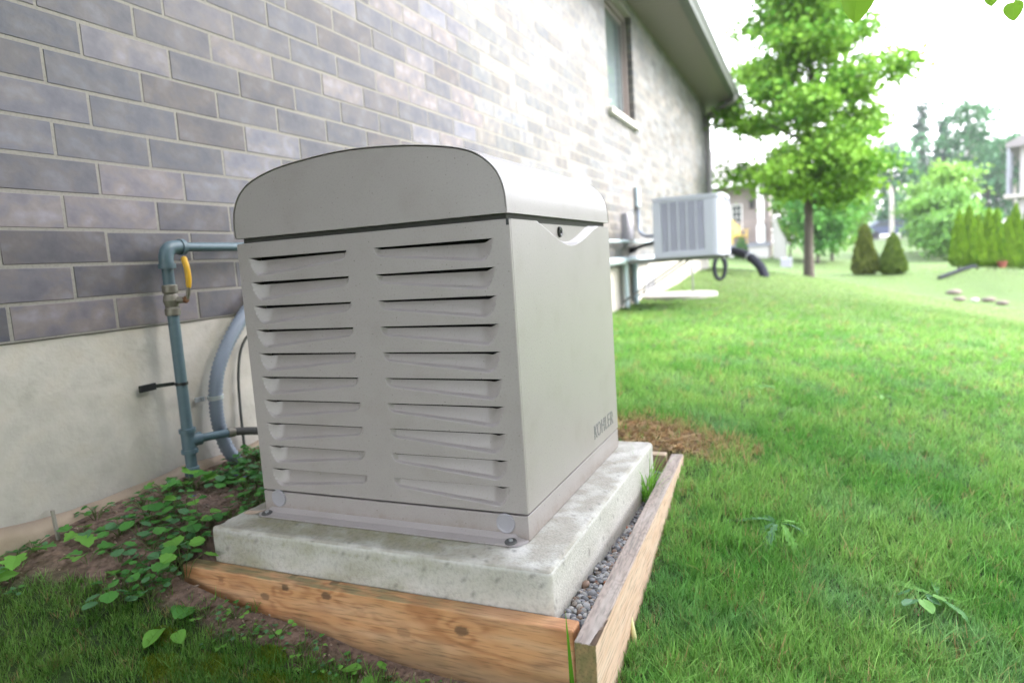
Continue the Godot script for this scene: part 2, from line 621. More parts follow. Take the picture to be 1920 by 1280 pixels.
# ------------------------------------------------------------------ the house
func brick_house() -> void:
	var h := thing("brick_house", "grey-blue brick house with parged foundation and deep dark eave", "house")
	var z0 := 2.3
	var z1 := -11.52
	var top := 3.08
	# foundation: parged above, a rougher footing band that stands a little proud below
	var fb := MB.new()
	var shade := func(p: Vector3) -> Color:
		var k := n1.get_noise_2d(p.z * 2.3, p.y * 3.0)
		var damp := smoothstep(0.10, -0.25, k) * 0.16 + 0.25 * smoothstep(0.16, 0.02, p.y + 0.05 * n2.get_noise_2d(p.z * 3.0, 4.0))
		return Color(0.455, 0.428, 0.39).lerp(Color(0.36, 0.325, 0.28), clampf(damp * 0.55, 0.0, 1.0))
	field(fb, lin(0.5, -3.0, 130) + lin(-3.2, z1, 30), lin(-0.02, BRICK0 - 0.002, 22), func(u, w): return Vector3(WALL - 0.006 + 0.003 * n1.get_noise_2d(u * 7.0, w * 7.0), w, u), shade)
	field(fb, [z0, 1.2, 0.5], [-0.02, BRICK0 - 0.002], func(u, w): return Vector3(WALL - 0.006, w, u), shade)
	box(fb, Vector3(WALL - 0.2, BRICK0 * 0.5 - 0.4, (z0 + z1) * 0.5), Vector3(0.37, BRICK0 + 0.78, z0 - z1 - 0.01), 0.002, Basis(), Color(0.42, 0.39, 0.34))
	part("foundation", fb, M["foundation parging"], h)
	var ft := MB.new()
	var fcol := func(p: Vector3) -> Color:
		return Color(0.44, 0.355, 0.27).lerp(Color(0.13, 0.10, 0.075), smoothstep(0.010, 0.020, p.y) * 0.7).lerp(Color(0.30, 0.23, 0.17), clampf(0.4 + 0.9 * n1.get_noise_2d(p.z * 5.0, p.y * 7.0), 0.0, 1.0))
	var crest := func(z: float) -> float: return 0.022 + 0.014 * n1.get_noise_2d(z * 4.0, 9.0) + 0.010 * smoothstep(0.12, 0.3, z)
	field(ft, lin(z0, z1, 360), lin(0.0, 1.0, 12), func(u, w):
		var c: float = crest.call(u)
		var y := lerpf(-0.35, c, w)
		var k := clampf((c - y) / 0.02, 0.0, 1.0)
		return Vector3(WALL - 0.004 + 0.016 * sqrt(k) + 0.004 * n2.get_noise_2d(u * 9.0, y * 9.0) * k, y, u), fcol)
	part("footing", ft, M["foundation parging"], h)
	# the wall: mortar with the bricks standing 5 mm proud of it
	var win_a := -4.98
	var win_b := -6.0
	var win_lo := BRICK0 + 17 * COURSE
	var win_hi := BRICK0 + 30 * COURSE
	var mw := MB.new()
	var mx := WALL - 0.0014
	var slabm := func(za: float, zb: float, ya: float, yb: float): box(mw, Vector3(mx - 0.06, (ya + yb) * 0.5, (za + zb) * 0.5), Vector3(0.12, yb - ya, za - zb), 0.0005)
	slabm.call(z0, win_a, BRICK0, top)
	slabm.call(win_b, z1 + 0.004, BRICK0, top)
	slabm.call(win_a, win_b, BRICK0, win_lo)
	slabm.call(win_a, win_b, win_hi, top)
	var wall := part("wall", mw, M["mortar"], h)
	var whole := MB.new()
	box(whole, Vector3.ZERO, Vector3(0.06, 0.0755, 0.2445), 0.0013)
	var brick := whole.mesh()
	var near := []
	var rest := []
	for row in range(0, 32):
		var ph := -0.03 if row % 2 == 0 else 0.068
		var y := BRICK0 + (row + 0.5) * COURSE
		for k in range(-48, 11):
			var a := minf(ph + (k + 1) * 0.252 - 0.00375, z0)
			var b := maxf(ph + k * 0.252 + 0.00375, z1)
			var spans := [[a, b]]
			if row >= 17 and row < 30 and b < win_a and a > win_b:
				spans = [[a, maxf(win_a, b)], [minf(a, win_b), b]]
			for s in spans:
				if s[0] - s[1] < 0.03: continue
				var e := [y, s[0], s[1]]
				var mid: float = (s[0] + s[1]) * 0.5
				if s[0] - s[1] > 0.2443 and mid < 0.42 and row > -1:
					near.append([Vector3(WALL - 0.49, y - 0.53, mid - 1.128).length() + (0.0 if y < 1.35 or mid < -0.3 else 0.5), e])
				else:
					rest.append(e)
	near.sort_custom(func(p, q): return p[0] < q[0])
	var r := RandomNumberGenerator.new()
	r.seed = 5
	for i in near.size():
		if i >= 300:
			rest.append(near[i][1])
			continue
		var e: Array = near[i][1]
		var o := part("brick", brick, M["brick %d" % r.randi_range(0, 17)], wall, Vector3(WALL - 0.03 + r.randf_range(-0.0006, 0.0006), e[0] + r.randf_range(-0.0012, 0.0012), (e[1] + e[2]) * 0.5))
		o.rotation = Vector3(r.randf_range(-0.006, 0.006), r.randf_range(-0.003, 0.003), 0.0)
		if r.randf() < 0.5: o.rotate_object_local(Vector3.RIGHT, PI)
	var rb := MB.new()
	for e in rest:
		var lum := r.randf_range(0.42, 0.78)
		var warm := r.randf_range(-0.06, 0.06)
		box(rb, Vector3(WALL - 0.03 + r.randf_range(-0.0006, 0.0006), e[0], (e[1] + e[2]) * 0.5), Vector3(0.06, 0.0755, e[1] - e[2]), 0.0015, Basis(), Color(lum * (1.0 + warm), lum, lum * (1.0 - warm)) * 0.9)
	meta(part("bricks_further_along", rb, M["bricks further off"], wall), "", "", "", "stuff")
	# the rest of the house's body, unseen from here but standing there
	var body := MB.new()
	box(body, Vector3(-5.2, 1.3, (z0 + z1) * 0.5), Vector3(7.6, 3.5, z0 - z1 - 0.06), 0.01)
	part("far_walls", body, M["dark room"], h)
	# eave: ribbed soffit, gutter, roof
	var ez := z1 - 1.15
	var sf := MB.new()
	var prof := PackedVector2Array()
	var edge_x := -0.655
	var z := z0 + 0.4
	while z > ez:
		prof.append(Vector2(z, 0.0)); prof.append(Vector2(z - 0.088, 0.0)); prof.append(Vector2(z - 0.091, 0.007)); prof.append(Vector2(z - 0.101, 0.007))
		z -= 0.104
	prof.append(Vector2(ez, 0.0)); prof.append(Vector2(ez, 0.03)); prof.append(Vector2(z0 + 0.4, 0.03))
	prism(sf, prof, Vector3(-2.0, top - 0.03, 0.0), Vector3(0, 0, 1), Vector3(0, 1, 0), Vector3(edge_x + 2.0, 0, 0))
	part("soffit", sf, M["soffit paint"], h)
	var gp := PackedVector2Array([Vector2(0, -0.045), Vector2(0.075, -0.045), Vector2(0.082, 0.01), Vector2(0.102, 0.04), Vector2(0.106, 0.068), Vector2(0.114, 0.074), Vector2(0.112, 0.08), Vector2(0.1, 0.078), Vector2(0.095, 0.04), Vector2(0.072, -0.035), Vector2(0.004, -0.035), Vector2(0.004, 0.08), Vector2(0, 0.08)])
	var gm := MB.new()
	prism(gm, gp, Vector3(edge_x + 0.0225, top, ez - 0.11), Vector3(1, 0, 0), Vector3(0, 1, 0), Vector3(0, 0, z0 + 0.4 - ez + 0.11))
	prism(gm, gp, Vector3(edge_x + 0.13, top, ez - 0.0005), Vector3(0, 0, -1), Vector3(0, 1, 0), Vector3(-1.6, 0, 0))
	part("gutter", gm, M["gutter paint"], h)
	var fm := MB.new()
	box(fm, Vector3(edge_x + 0.011, top + 0.03, (z0 + 0.4 + ez) * 0.5), Vector3(0.02, 0.15, z0 + 0.4 - ez), 0.002)
	part("fascia", fm, M["gutter paint"], h)
	var rf := MB.new()
	var a := Vector3(edge_x + 0.03, top + 0.09, z0 + 0.4)
	var b := Vector3(edge_x + 0.03, top + 0.09, ez - 0.03)
	var c := Vector3(-5.2, top + 2.4, ez + 4.6)
	var d := Vector3(-5.2, top + 2.4, z0 + 0.4)
	var up := (b - a).cross(d - a).normalized()
	if up.y < 0.0: up = -up
	rf.quad(a, b, c, d, up)
	rf.quad(a - up * 0.02, b - up * 0.02, c - up * 0.02, d - up * 0.02, -up)
	var e2 := Vector3(-9.8, top + 0.09, ez - 0.03)
	var n3 := (e2 - b).cross(c - b).normalized()
	rf.quad(b, e2, c, c, n3 if n3.y > 0.0 else -n3)
	part("roof", rf, M["roof shingles"], h)
	# downspout from the gutter back to the wall and down
	var ds := MB.new()
	var dp := smooth_path([Vector3(edge_x + 0.07, top - 0.03, -11.0), Vector3(edge_x + 0.05, top - 0.10, -11.03), Vector3(-1.03, 2.88, -11.42), Vector3(-1.068, 2.78, -11.44), Vector3(-1.068, 2.6, -11.44)], 5)
	dp.append(Vector3(-1.068, 0.62, -11.44))
	tube(ds, dp, 0.045, 8)
	part("downspout", ds, M["downspout paint"], h)
	# the window: reveal, frame, sash, pane, blind, sill
	var w := MB.new()
	var fx := WALL - 0.085
	for q in [[win_a - 0.03, win_lo + 0.02, 0.06, win_hi - win_lo - 0.05], [win_b + 0.03, win_lo + 0.02, 0.06, win_hi - win_lo - 0.05]]:
		box(w, Vector3(fx, win_lo + (win_hi - win_lo) * 0.5, q[0]), Vector3(0.05, win_hi - win_lo - 0.004, 0.056), 0.004)
	for y in [win_lo + 0.032, win_hi - 0.03]:
		box(w, Vector3(fx, y, (win_a + win_b) * 0.5), Vector3(0.05, 0.056, win_a - win_b - 0.116), 0.004)
	var win := part("window", w, M["window frame"], h)
	var sash := MB.new()
	for zz in [win_a - 0.08, win_b + 0.08]:
		box(sash, Vector3(fx - 0.012, (win_lo + win_hi) * 0.5, zz), Vector3(0.03, win_hi - win_lo - 0.12, 0.04), 0.003)
	for y in [win_lo + 0.08, win_hi - 0.08]:
		box(sash, Vector3(fx - 0.012, y, (win_a + win_b) * 0.5), Vector3(0.03, 0.04, win_a - win_b - 0.204), 0.003)
	part("sash", sash, M["window frame"], win)
	var pane := MB.new()
	pane.quad(Vector3(fx - 0.012, win_lo + 0.1, win_a - 0.1), Vector3(fx - 0.012, win_lo + 0.1, win_b + 0.1), Vector3(fx - 0.012, win_hi - 0.1, win_b + 0.1), Vector3(fx - 0.012, win_hi - 0.1, win_a - 0.1), Vector3(1, 0, 0))
	part("pane", pane, M["glass"], win)
	var blind := MB.new()
	for i in 26:
		box(blind, Vector3(fx - 0.075, win_lo + 0.1 + i * 0.036, (win_a + win_b) * 0.5), Vector3(0.012, 0.037, win_a - win_b - 0.22), 0.001, Basis(Vector3(0, 0, 1), 0.5))
	part("blind", blind, M["blind"], win)
	var sill := MB.new()
	box(sill, Vector3(WALL - 0.03, win_lo - 0.018, (win_a + win_b) * 0.5), Vector3(0.16, 0.055, win_a - win_b + 0.10), 0.006)
	part("sill", sill, M["limestone"], win)
	# a small basement window low in the foundation
	var bw := MB.new()
	for y in [0.13, 0.36]: box(bw, Vector3(WALL + 0.004, y, -6.35), Vector3(0.03, 0.035, 0.5), 0.003)
	for zz in [-6.1, -6.35, -6.6]: box(bw, Vector3(WALL + 0.004, 0.245, zz), Vector3(0.028, 0.196, 0.035), 0.003)
	var bwin := part("basement_window", bw, M["white plastic"], h)
	var bp := MB.new()
	for zz in [-6.225, -6.475]: bp.quad(Vector3(WALL + 0.002, 0.147, zz - 0.107), Vector3(WALL + 0.002, 0.147, zz + 0.107), Vector3(WALL + 0.002, 0.343, zz + 0.107), Vector3(WALL + 0.002, 0.343, zz - 0.107), Vector3(1, 0, 0))
	part("pane", bp, M["meter box"], bwin)

# ------------------------------------------------------------------ the generator
const GW := 0.66
const GD := 0.672
const SEAM := 0.0532
const PTOP := 0.613
const LID := 0.6235

func louver_mesh(mirror: bool) -> ArrayMesh:      # u runs from the slot's inner end (0) to its outer end (1); w is the drop below the slit
	var mb := MB.new()
	var L := 0.268
	var us := lin(-0.04, 0.0, 2) + lin(0.006, 0.1, 8) + lin(0.13, 0.80, 14) + lin(0.82, 1.0, 12) + lin(1.01, 1.03, 2)
	var depth := func(u: float, w: float) -> float:
		if u <= 0.0 or u >= 1.0: return 0.0
		var b := lerpf(0.0185, 0.0415, u / 0.88) if u < 0.88 else lerpf(0.0415, 0.0, pow((u - 0.88) / 0.12, 2.4))
		if u < 0.07: b *= pow(1.0 - pow(1.0 - u / 0.07, 2.0), 0.5)
		if w >= b: return 0.0
		var deep := lerpf(0.011, 0.021, u)
		var ramp := lerpf(0.0042, 0.0070, u)
		var k := smoothstep(0.0, 1.0, minf((b - w) / ramp, 1.0))
		k *= lerpf(0.42, 1.0, 1.0 - w / b)
		k *= smoothstep(0.0, 0.05, u) * smoothstep(1.0, 0.83, u)
		return deep * k
	var sx := -1.0 if mirror else 1.0
	# the slit: an open gap between the folded lip and the scooped sheet, widest at the deep end
	var gap := func(u: float) -> float: return 0.0072 * lerpf(0.55, 1.0, clampf(u, 0.0, 1.0)) * smoothstep(0.0, 0.05, u) * smoothstep(1.0, 0.9, u)
	field(mb, us, lin(0.0, 1.0, 34), func(u, t):
		var w: float = lerpf(gap.call(u), 0.047, clampf(t, 0.0, 1.0))
		return Vector3(sx * u * L, -w, -depth.call(u, w)))
	# the folded lip over the slit
	for i in us.size() - 1:
		var a: float = us[i]
		var b: float = us[i + 1]
		if a >= 0.0 and b <= 1.0:
			mb.quad(Vector3(sx * a * L, 0, 0), Vector3(sx * b * L, 0, 0), Vector3(sx * b * L, 0.0, -0.0022), Vector3(sx * a * L, 0.0, -0.0022), Vector3(0, -1, 0))
	return mb.mesh()

func lid_outline() -> PackedVector2Array:
	var raw := [Vector3(-0.659, LID, 0), Vector3(-0.6605, 0.655, 0), Vector3(-0.654, 0.686, 0), Vector3(-0.634, 0.719, 0), Vector3(-0.594, 0.7445, 0), Vector3(-0.517, 0.7645, 0), Vector3(-0.405, 0.7755, 0), Vector3(-0.325, 0.7775, 0), Vector3(-0.24, 0.773, 0), Vector3(-0.168, 0.765, 0), Vector3(-0.1, 0.7525, 0), Vector3(-0.058, 0.738, 0), Vector3(-0.027, 0.714, 0), Vector3(-0.010, 0.689, 0), Vector3(-0.002, 0.66, 0), Vector3(0.0, LID, 0)]
	var o := PackedVector2Array()
	for p in smooth_path(raw, 5): o.append(Vector2(p.x, p.y))
	return o

func generator() -> void:
	var g := thing("standby_generator", "beige standby generator with domed lid and two columns of louvers", "generator", Vector3.ZERO)
	var paint: Material = M["beige paint"]
	# base skirt with a foot turned out at the front
	var b := MB.new()
	var splash := func(p: Vector3, nn: Vector3) -> Color:
		var k := smoothstep(0.035, 0.0, p.y + 0.012 * n1.get_noise_2d(p.x * 18.0 + p.z * 18.0, 2.0)) * clampf(0.55 + 0.6 * n2.get_noise_3d(p.x * 70.0, p.y * 70.0, p.z * 70.0), 0.0, 1.0)
		return Color(1, 1, 1).lerp(Color(0.62, 0.55, 0.42), k * 0.8)
	rbox(b, Vector3(-GW * 0.5, SEAM * 0.5 - 0.001, -GD * 0.5), Vector3(GW - 0.001, SEAM - 0.003, GD - 0.001), 0.0016, 0.006, splash, null, [[1, -1.0], [0, -1.0], [2, -1.0]])
	rbox(b, Vector3(-GW * 0.5, SEAM * 0.5 - 0.001, -GD * 0.5), Vector3(GW - 0.001, SEAM - 0.003, GD - 0.001), 0.0016, 0.1, splash, null, [[1, 1.0], [0, 1.0], [2, 1.0]])
	var foot := PackedVector2Array([Vector2(-0.001, 0.0145), Vector2(0.004, 0.0115), Vector2(0.012, 0.0065), Vector2(0.033, 0.004), Vector2(0.033, 0.0015), Vector2(0.0, 0.0015)])
	prism(b, foot, Vector3(-0.640, 0, 0.0), Vector3(0, 0, 1), Vector3(0, 1, 0), Vector3(0.612, 0, 0))
	for s in [[-0.640, -1.0], [-0.028, 1.0]]:      # its rounded ends
		var n := 8
		for i in n:
			var a0 := PI * 0.5 * i / n
			var a1 := PI * 0.5 * (i + 1) / n
			for k in foot.size() - 2:
				var f0 := foot[k]
				var f1 := foot[k + 1]
				var P := func(f: Vector2, a: float) -> Vector3: return Vector3(s[0] + s[1] * maxf(f.x, 0.0) * sin(a) * 0.8, f.y, f.x * cos(a))
				b.quad(P.call(f0, a0), P.call(f1, a0), P.call(f1, a1), P.call(f0, a1), Vector3(s[1] * sin(a0) * 0.3, 1.0, cos(a0) * 0.3).normalized())
	part("base", b, paint, g)
	for px in [-0.048, -0.6155]:
		var pl := MB.new()
		lathe(pl, Vector3(px, 0.0335 if px > -0.3 else 0.036, -0.0005), Basis(Vector3.RIGHT, PI * 0.5), [Vector2(0.0, 0.0012), Vector2(0.006, 0.0013), Vector2(0.015, 0.0022), Vector2(0.018, 0.0032), Vector2(0.0195, 0.0028), Vector2(0.02, 0.0)], 28)
		part("plug", pl, M["plug"], g)
	for px in [-0.030, -0.636]:
		var bo := MB.new()
		lathe(bo, Vector3(px, 0.0055, 0.021), Basis(Vector3.RIGHT, 0.1), [Vector2(0.0, 0.003), Vector2(0.011, 0.003), Vector2(0.012, 0.002), Vector2(0.012, 0.0)], 22)
		var bolt := part("bolt", bo, M["washer"], g)
		var hd := MB.new()
		lathe(hd, Vector3(px, 0.008, 0.021), Basis(), [Vector2(0.0, 0.004), Vector2(0.0035, 0.004), Vector2(0.0045, 0.003), Vector2(0.0045, 0.0)], 6)
		part("bolt_head", hd, M["zinc"], bolt)
	# body core, dark inside, and the panels round it
	var core := MB.new()
	box(core, Vector3(-GW * 0.5, (SEAM + LID) * 0.5, -GD * 0.5 - 0.01), Vector3(GW - 0.05, LID - SEAM, GD - 0.065), 0.002)
	part("inner_case", core, M["dark inside"], g)
	var sealm := MB.new()
	box(sealm, Vector3(-GW * 0.5, (PTOP + LID) * 0.5 + 0.001, -GD * 0.5), Vector3(GW - 0.02, 0.022, GD - 0.022), 0.002)
	part("seal", sealm, M["seal"], g)
	# front panel: a sheet with a hole for each louver
	var fp := MB.new()
	var cells := []                                    # x0, x1, y0, y1
	var L := 0.268
	for i in 10:
		var y := 0.580 - 0.05265 * i
		cells.append([-0.3 - 0.04 * L, -0.3 + 1.03 * L, y - 0.047, y, i, false])
		cells.append([-0.3635 - 1.03 * L, -0.3635 + 0.04 * L, y - 0.047, y, i, true])
	var Q := func(x0: float, x1: float, y0: float, y1: float): fp.quad(Vector3(x0, y0, 0), Vector3(x1, y0, 0), Vector3(x1, y1, 0), Vector3(x0, y1, 0), Vector3(0, 0, 1))
	var lx0: float = cells[1][0]
	var lx1: float = cells[1][1]
	var rx0: float = cells[0][0]
	var rx1: float = cells[0][1]
	var bot := SEAM + 0.002
	var e := 0.003
	Q.call(-GW + e, lx0, bot, PTOP - 0.002); Q.call(lx1, rx0, bot, PTOP - 0.002); Q.call(rx1, -e, bot, PTOP - 0.002)
	for col in [[lx0, lx1], [rx0, rx1]]:
		Q.call(col[0], col[1], 0.580, PTOP - 0.002)
		for i in 10:
			var y := 0.580 - 0.05265 * i - 0.047
			Q.call(col[0], col[1], bot if i == 9 else y - 0.00565, y)
	for s in [-GW, 0.0]:                                # rolled vertical edges, folded top and bottom
		var sg := 1.0 if s == 0.0 else -1.0
		for i in 6:
			var a0 := PI * 0.5 * i / 6.0
			var a1 := PI * 0.5 * (i + 1) / 6.0
			var ids := []
			for a in [a0, a1]:
				for y in [bot, PTOP - 0.002]:
					ids.append(fp.vert(Vector3(s - sg * e + sg * e * sin(a), y, -e + e * cos(a)), Vector3(sg * sin(a), 0, cos(a))))
			fp.q4(ids[0], ids[1], ids[3], ids[2])
		fp.quad(Vector3(s, bot, -e), Vector3(s, PTOP - 0.002, -e), Vector3(s, PTOP - 0.002, -0.016), Vector3(s, bot, -0.016), Vector3(sg, 0, 0))
	fp.quad(Vector3(-GW + e, PTOP - 0.002, 0), Vector3(-e, PTOP - 0.002, 0), Vector3(-e, PTOP, -0.003), Vector3(-GW + e, PTOP, -0.003), Vector3(0, 0.7, 0.7))
	fp.quad(Vector3(-GW, PTOP, -0.003), Vector3(0, PTOP, -0.003), Vector3(0, PTOP, -0.02), Vector3(-GW, PTOP, -0.02), Vector3(0, 1, 0))
	fp.quad(Vector3(-GW + e, bot, 0), Vector3(-e, bot, 0), Vector3(-e, bot, -0.016), Vector3(-GW + e, bot, -0.016), Vector3(0, -1, 0))
	var front := part("front_panel", fp, paint, g)
	var lm := [louver_mesh(false), louver_mesh(true)]
	for c in cells:
		part("louver", lm[1 if c[5] else 0], paint, front, Vector3(-0.3635 if c[5] else -0.3, c[3], 0.0))
	# the panel facing the lawn, with the scooped finger pull at its top
	var sp := MB.new()
	var curve := func(z: float) -> float:
		var t := clampf((-z - 0.095) / 0.52, 0.0, 1.0)
		var s := 0.5 - 0.5 * cos(PI * clampf(t / 0.48, 0.0, 1.0)) if t < 0.48 else 0.5 + 0.5 * cos(PI * clampf((t - 0.48) / 0.52, 0.0, 1.0))
		return PTOP + 0.001 - 0.050 * s
	var dent := func(z: float, y: float) -> float:
		var c: float = curve.call(z)
		if y <= c: return 0.0
		var wid := lerpf(0.008, 0.017, smoothstep(-0.3, -0.48, z))
		var k := clampf((y - c) / wid, 0.0, 1.0)
		return 0.011 * (1.0 - pow(1.0 - k, 2.0)) * smoothstep(0.0, 0.012, PTOP + 0.001 - c)
	var ptop := PTOP - 0.0005
	field(sp, lin(-0.0065, -0.08, 4) + lin(-0.09, -0.625, 107) + lin(-0.635, -GD + 0.003, 3), lin(SEAM + 0.002, 0.555, 6) + lin(0.5565, ptop, 38), func(z, y): return Vector3(0.0005 - dent.call(z, y), y, z))
	sp.quad(Vector3(0.0005, SEAM + 0.002, -0.0065), Vector3(0.0005, ptop, -0.0065), Vector3(-0.006, ptop, -0.004), Vector3(-0.006, SEAM + 0.002, -0.004), Vector3(0.6, 0, 0.8))
	sp.quad(Vector3(0.0005, SEAM + 0.002, -GD + 0.003), Vector3(0.0005, ptop, -GD + 0.003), Vector3(-0.01, ptop, -GD), Vector3(-0.01, SEAM + 0.002, -GD), Vector3(0.3, 0, -0.9))
	sp.quad(Vector3(0.0005, SEAM + 0.002, -0.0065), Vector3(0.0005, SEAM + 0.002, -GD + 0.003), Vector3(-0.012, SEAM + 0.002, -GD), Vector3(-0.012, SEAM + 0.002, -0.005), Vector3(0, -1, 0))
	for i in 60:                                        # folded top edge, following the scoop
		var za := lerpf(-0.0065, -GD + 0.003, i / 60.0)
		var zb := lerpf(-0.0065, -GD + 0.003, (i + 1) / 60.0)
		sp.quad(Vector3(0.0005 - dent.call(za, ptop), ptop, za), Vector3(0.0005 - dent.call(zb, ptop), ptop, zb), Vector3(-0.02, ptop, zb), Vector3(-0.02, ptop, za), Vector3(0, 1, 0))
	var side := part("side_panel", sp, paint, g)
	var lk := MB.new()
	lathe(lk, Vector3(-0.0105, 0.594, -0.298), Basis(Vector3(0, 0, 1), -PI * 0.5), [Vector2(0.0, 0.002), Vector2(0.004, 0.002), Vector2(0.0045, 0.0045), Vector2(0.0095, 0.0055), Vector2(0.0115, 0.004), Vector2(0.012, 0.0)], 24)
	part("lock", lk, M["black plastic"], side)
	var tm := TextMesh.new()
	tm.text = "KOHLER"
	var sfn := SystemFont.new()
	sfn.font_names = PackedStringArray(["Droid Sans"])
	sfn.font_weight = 400
	tm.font = sfn
	tm.font_size = 48
	tm.pixel_size = 0.001
	tm.depth = 0.0012
	tm.curve_step = 1.0
	var word := part("lettering", tm, M["lettering"], side)
	var bb := tm.get_aabb()
	var kx := 0.174 / bb.size.x
	var ky := 0.0355 / bb.size.y
	word.transform = Transform3D(Basis(Vector3(0, 0, -1) * kx, Vector3(0, 1, 0) * ky, Vector3(1, 0, 0)), Vector3(0.0008, 0.0808 + 0.01775, -0.447 - 0.087) - Basis(Vector3(0, 0, -1) * kx, Vector3(0, 1, 0) * ky, Vector3(1, 0, 0)) * bb.get_center() * Vector3(0, 1, 1))
	# the two sides that face the wall and the far lawn
	var ob := MB.new()
	box(ob, Vector3(-GW + 0.008, (SEAM + PTOP) * 0.5 + 0.001, -GD * 0.5 - 0.008), Vector3(0.015, PTOP - SEAM - 0.002, GD - 0.017), 0.002)
	box(ob, Vector3(-GW * 0.5, (SEAM + PTOP) * 0.5 + 0.001, -GD + 0.009), Vector3(GW - 0.034, PTOP - SEAM - 0.002, 0.015), 0.002)
	part("rear_panels", ob, paint, g)
	# lid: a bent skin over a recessed end plate
	var o := lid_outline()
	var lm2 := MB.new()
	var zf := 0.0045
	var zb2 := -GD - 0.004
	var t := 0.0022
	var nn := []
	for i in o.size():
		var d := o[mini(i + 1, o.size() - 1)] - o[maxi(i - 1, 0)]
		nn.append(Vector2(-d.y, d.x).normalized())
	var zs := [zf - 0.0008, zf - 0.004, -0.1, -0.3, -0.5, zb2 + 0.03, zb2 + 0.006, zb2]
	for j in zs.size() - 1:
		for i in o.size() - 1:
			var ids := []
			for q in [[i, j], [i + 1, j], [i + 1, j + 1], [i, j + 1]]:
				var k: float = 0.0008 if q[1] == 0 else (0.0025 if q[1] == zs.size() - 1 else 0.0)
				var p: Vector2 = o[q[0]] - nn[q[0]] * k
				ids.append(lm2.vert(Vector3(p.x, p.y, zs[q[1]]), Vector3(nn[q[0]].x, nn[q[0]].y, 0.0)))
			lm2.q4(ids[0], ids[1], ids[2], ids[3])
	for i in o.size() - 1:                              # front rim and its inner side, underside lip
		var a := o[i]
		var c := o[i + 1]
		var ai: Vector2 = a - nn[i] * t
		var ci: Vector2 = c - nn[i + 1] * t
		var a8: Vector2 = a - nn[i] * 0.0008
		var c8: Vector2 = c - nn[i + 1] * 0.0008
		lm2.quad(Vector3(a8.x, a8.y, zs[0]), Vector3(c8.x, c8.y, zs[0]), Vector3(ci.x, ci.y, zf), Vector3(ai.x, ai.y, zf), Vector3(0, 0, 1))
		lm2.quad(Vector3(ai.x, ai.y, zf), Vector3(ci.x, ci.y, zf), Vector3(ci.x, ci.y, -0.006), Vector3(ai.x, ai.y, -0.006), Vector3(-nn[i].x, -nn[i].y, 0))
	for x in [[-0.659, -0.648], [-0.011, 0.0]]:
		lm2.quad(Vector3(x[0], LID, zf), Vector3(x[1], LID, zf), Vector3(x[1], LID, zb2), Vector3(x[0], LID, zb2), Vector3(0, -1, 0))
	var endp := PackedVector2Array()
	for i in o.size(): endp.append(o[i] - nn[i] * 0.0001)
	var tri := Geometry2D.triangulate_polygon(endp)
	var ids2 := []
	for p in endp: ids2.append(lm2.vert(Vector3(p.x, p.y, zb2), Vector3(0, 0, -1)))
	for i in range(0, tri.size(), 3): lm2.tri(ids2[tri[i]], ids2[tri[i + 1]], ids2[tri[i + 2]])
	var lid := part("lid", lm2, paint, g)
	var plate := MB.new()
	var ep := PackedVector2Array()
	for i in o.size():
		var k := 0.0042
		ep.append(Vector2(o[i].x - nn[i].x * k, maxf(o[i].y - nn[i].y * k, LID)))
	prism(plate, ep, Vector3(0, 0, -0.010), Vector3(1, 0, 0), Vector3(0, 1, 0), Vector3(0, 0, 0.0125))
	part("end_plate", plate, paint, lid)
	var tab := MB.new()
	box(tab, Vector3(-0.0085, LID + 0.0045, 0.0025), Vector3(0.013, 0.011, 0.003), 0.0008)
	part("corner_tab", tab, paint, lid)
	var hook := MB.new()
	box(hook, Vector3(-0.004, PTOP - 0.006, -0.0035), Vector3(0.006, 0.012, 0.008), 0.001)
	part("corner_clip", hook, M["black plastic"], g)

# ------------------------------------------------------------------ slab, boards, gravel
func lumber_tint(p: Vector3, s: float, t: float, base: Color, streak: Color, pale: Color, knots: Array, freq: float, contrast: float) -> Color:
	var g := t * 3.0 + 0.25 * n2.get_noise_2d(s * 1.6, t * 6.0) + 0.10 * n1.get_noise_2d(s * 5.0, t * 14.0)
	var dark := 0.0
	for k in knots:
		var ds: float = (s - k[0]) / (k[2] * 1.5)
		var dt: float = (t - k[1]) / k[2]
		var rr := sqrt(ds * ds + dt * dt)
		g += 0.22 * exp(-rr * rr * 0.16) * (1.0 if dt > 0.0 else -1.0) * minf(absf(dt), 1.0)
		dark = maxf(dark, smoothstep(1.15, 0.85, rr + 0.15 * n1.get_noise_2d(s * 90.0, t * 90.0)) * float(k[3]))
	var ring := 0.5 + 0.5 * sin(TAU * g * freq)
	ring = pow(ring, 1.6)
	var c := base.lerp(streak, ring * contrast)
	c = c.lerp(pale, clampf(0.9 * n2.get_noise_2d(s * 2.5 + 5.0, t * 20.0) + 0.1, 0.0, 0.75))
	c = c.lerp(Color(0.05, 0.032, 0.022), dark * 0.72)
	return c

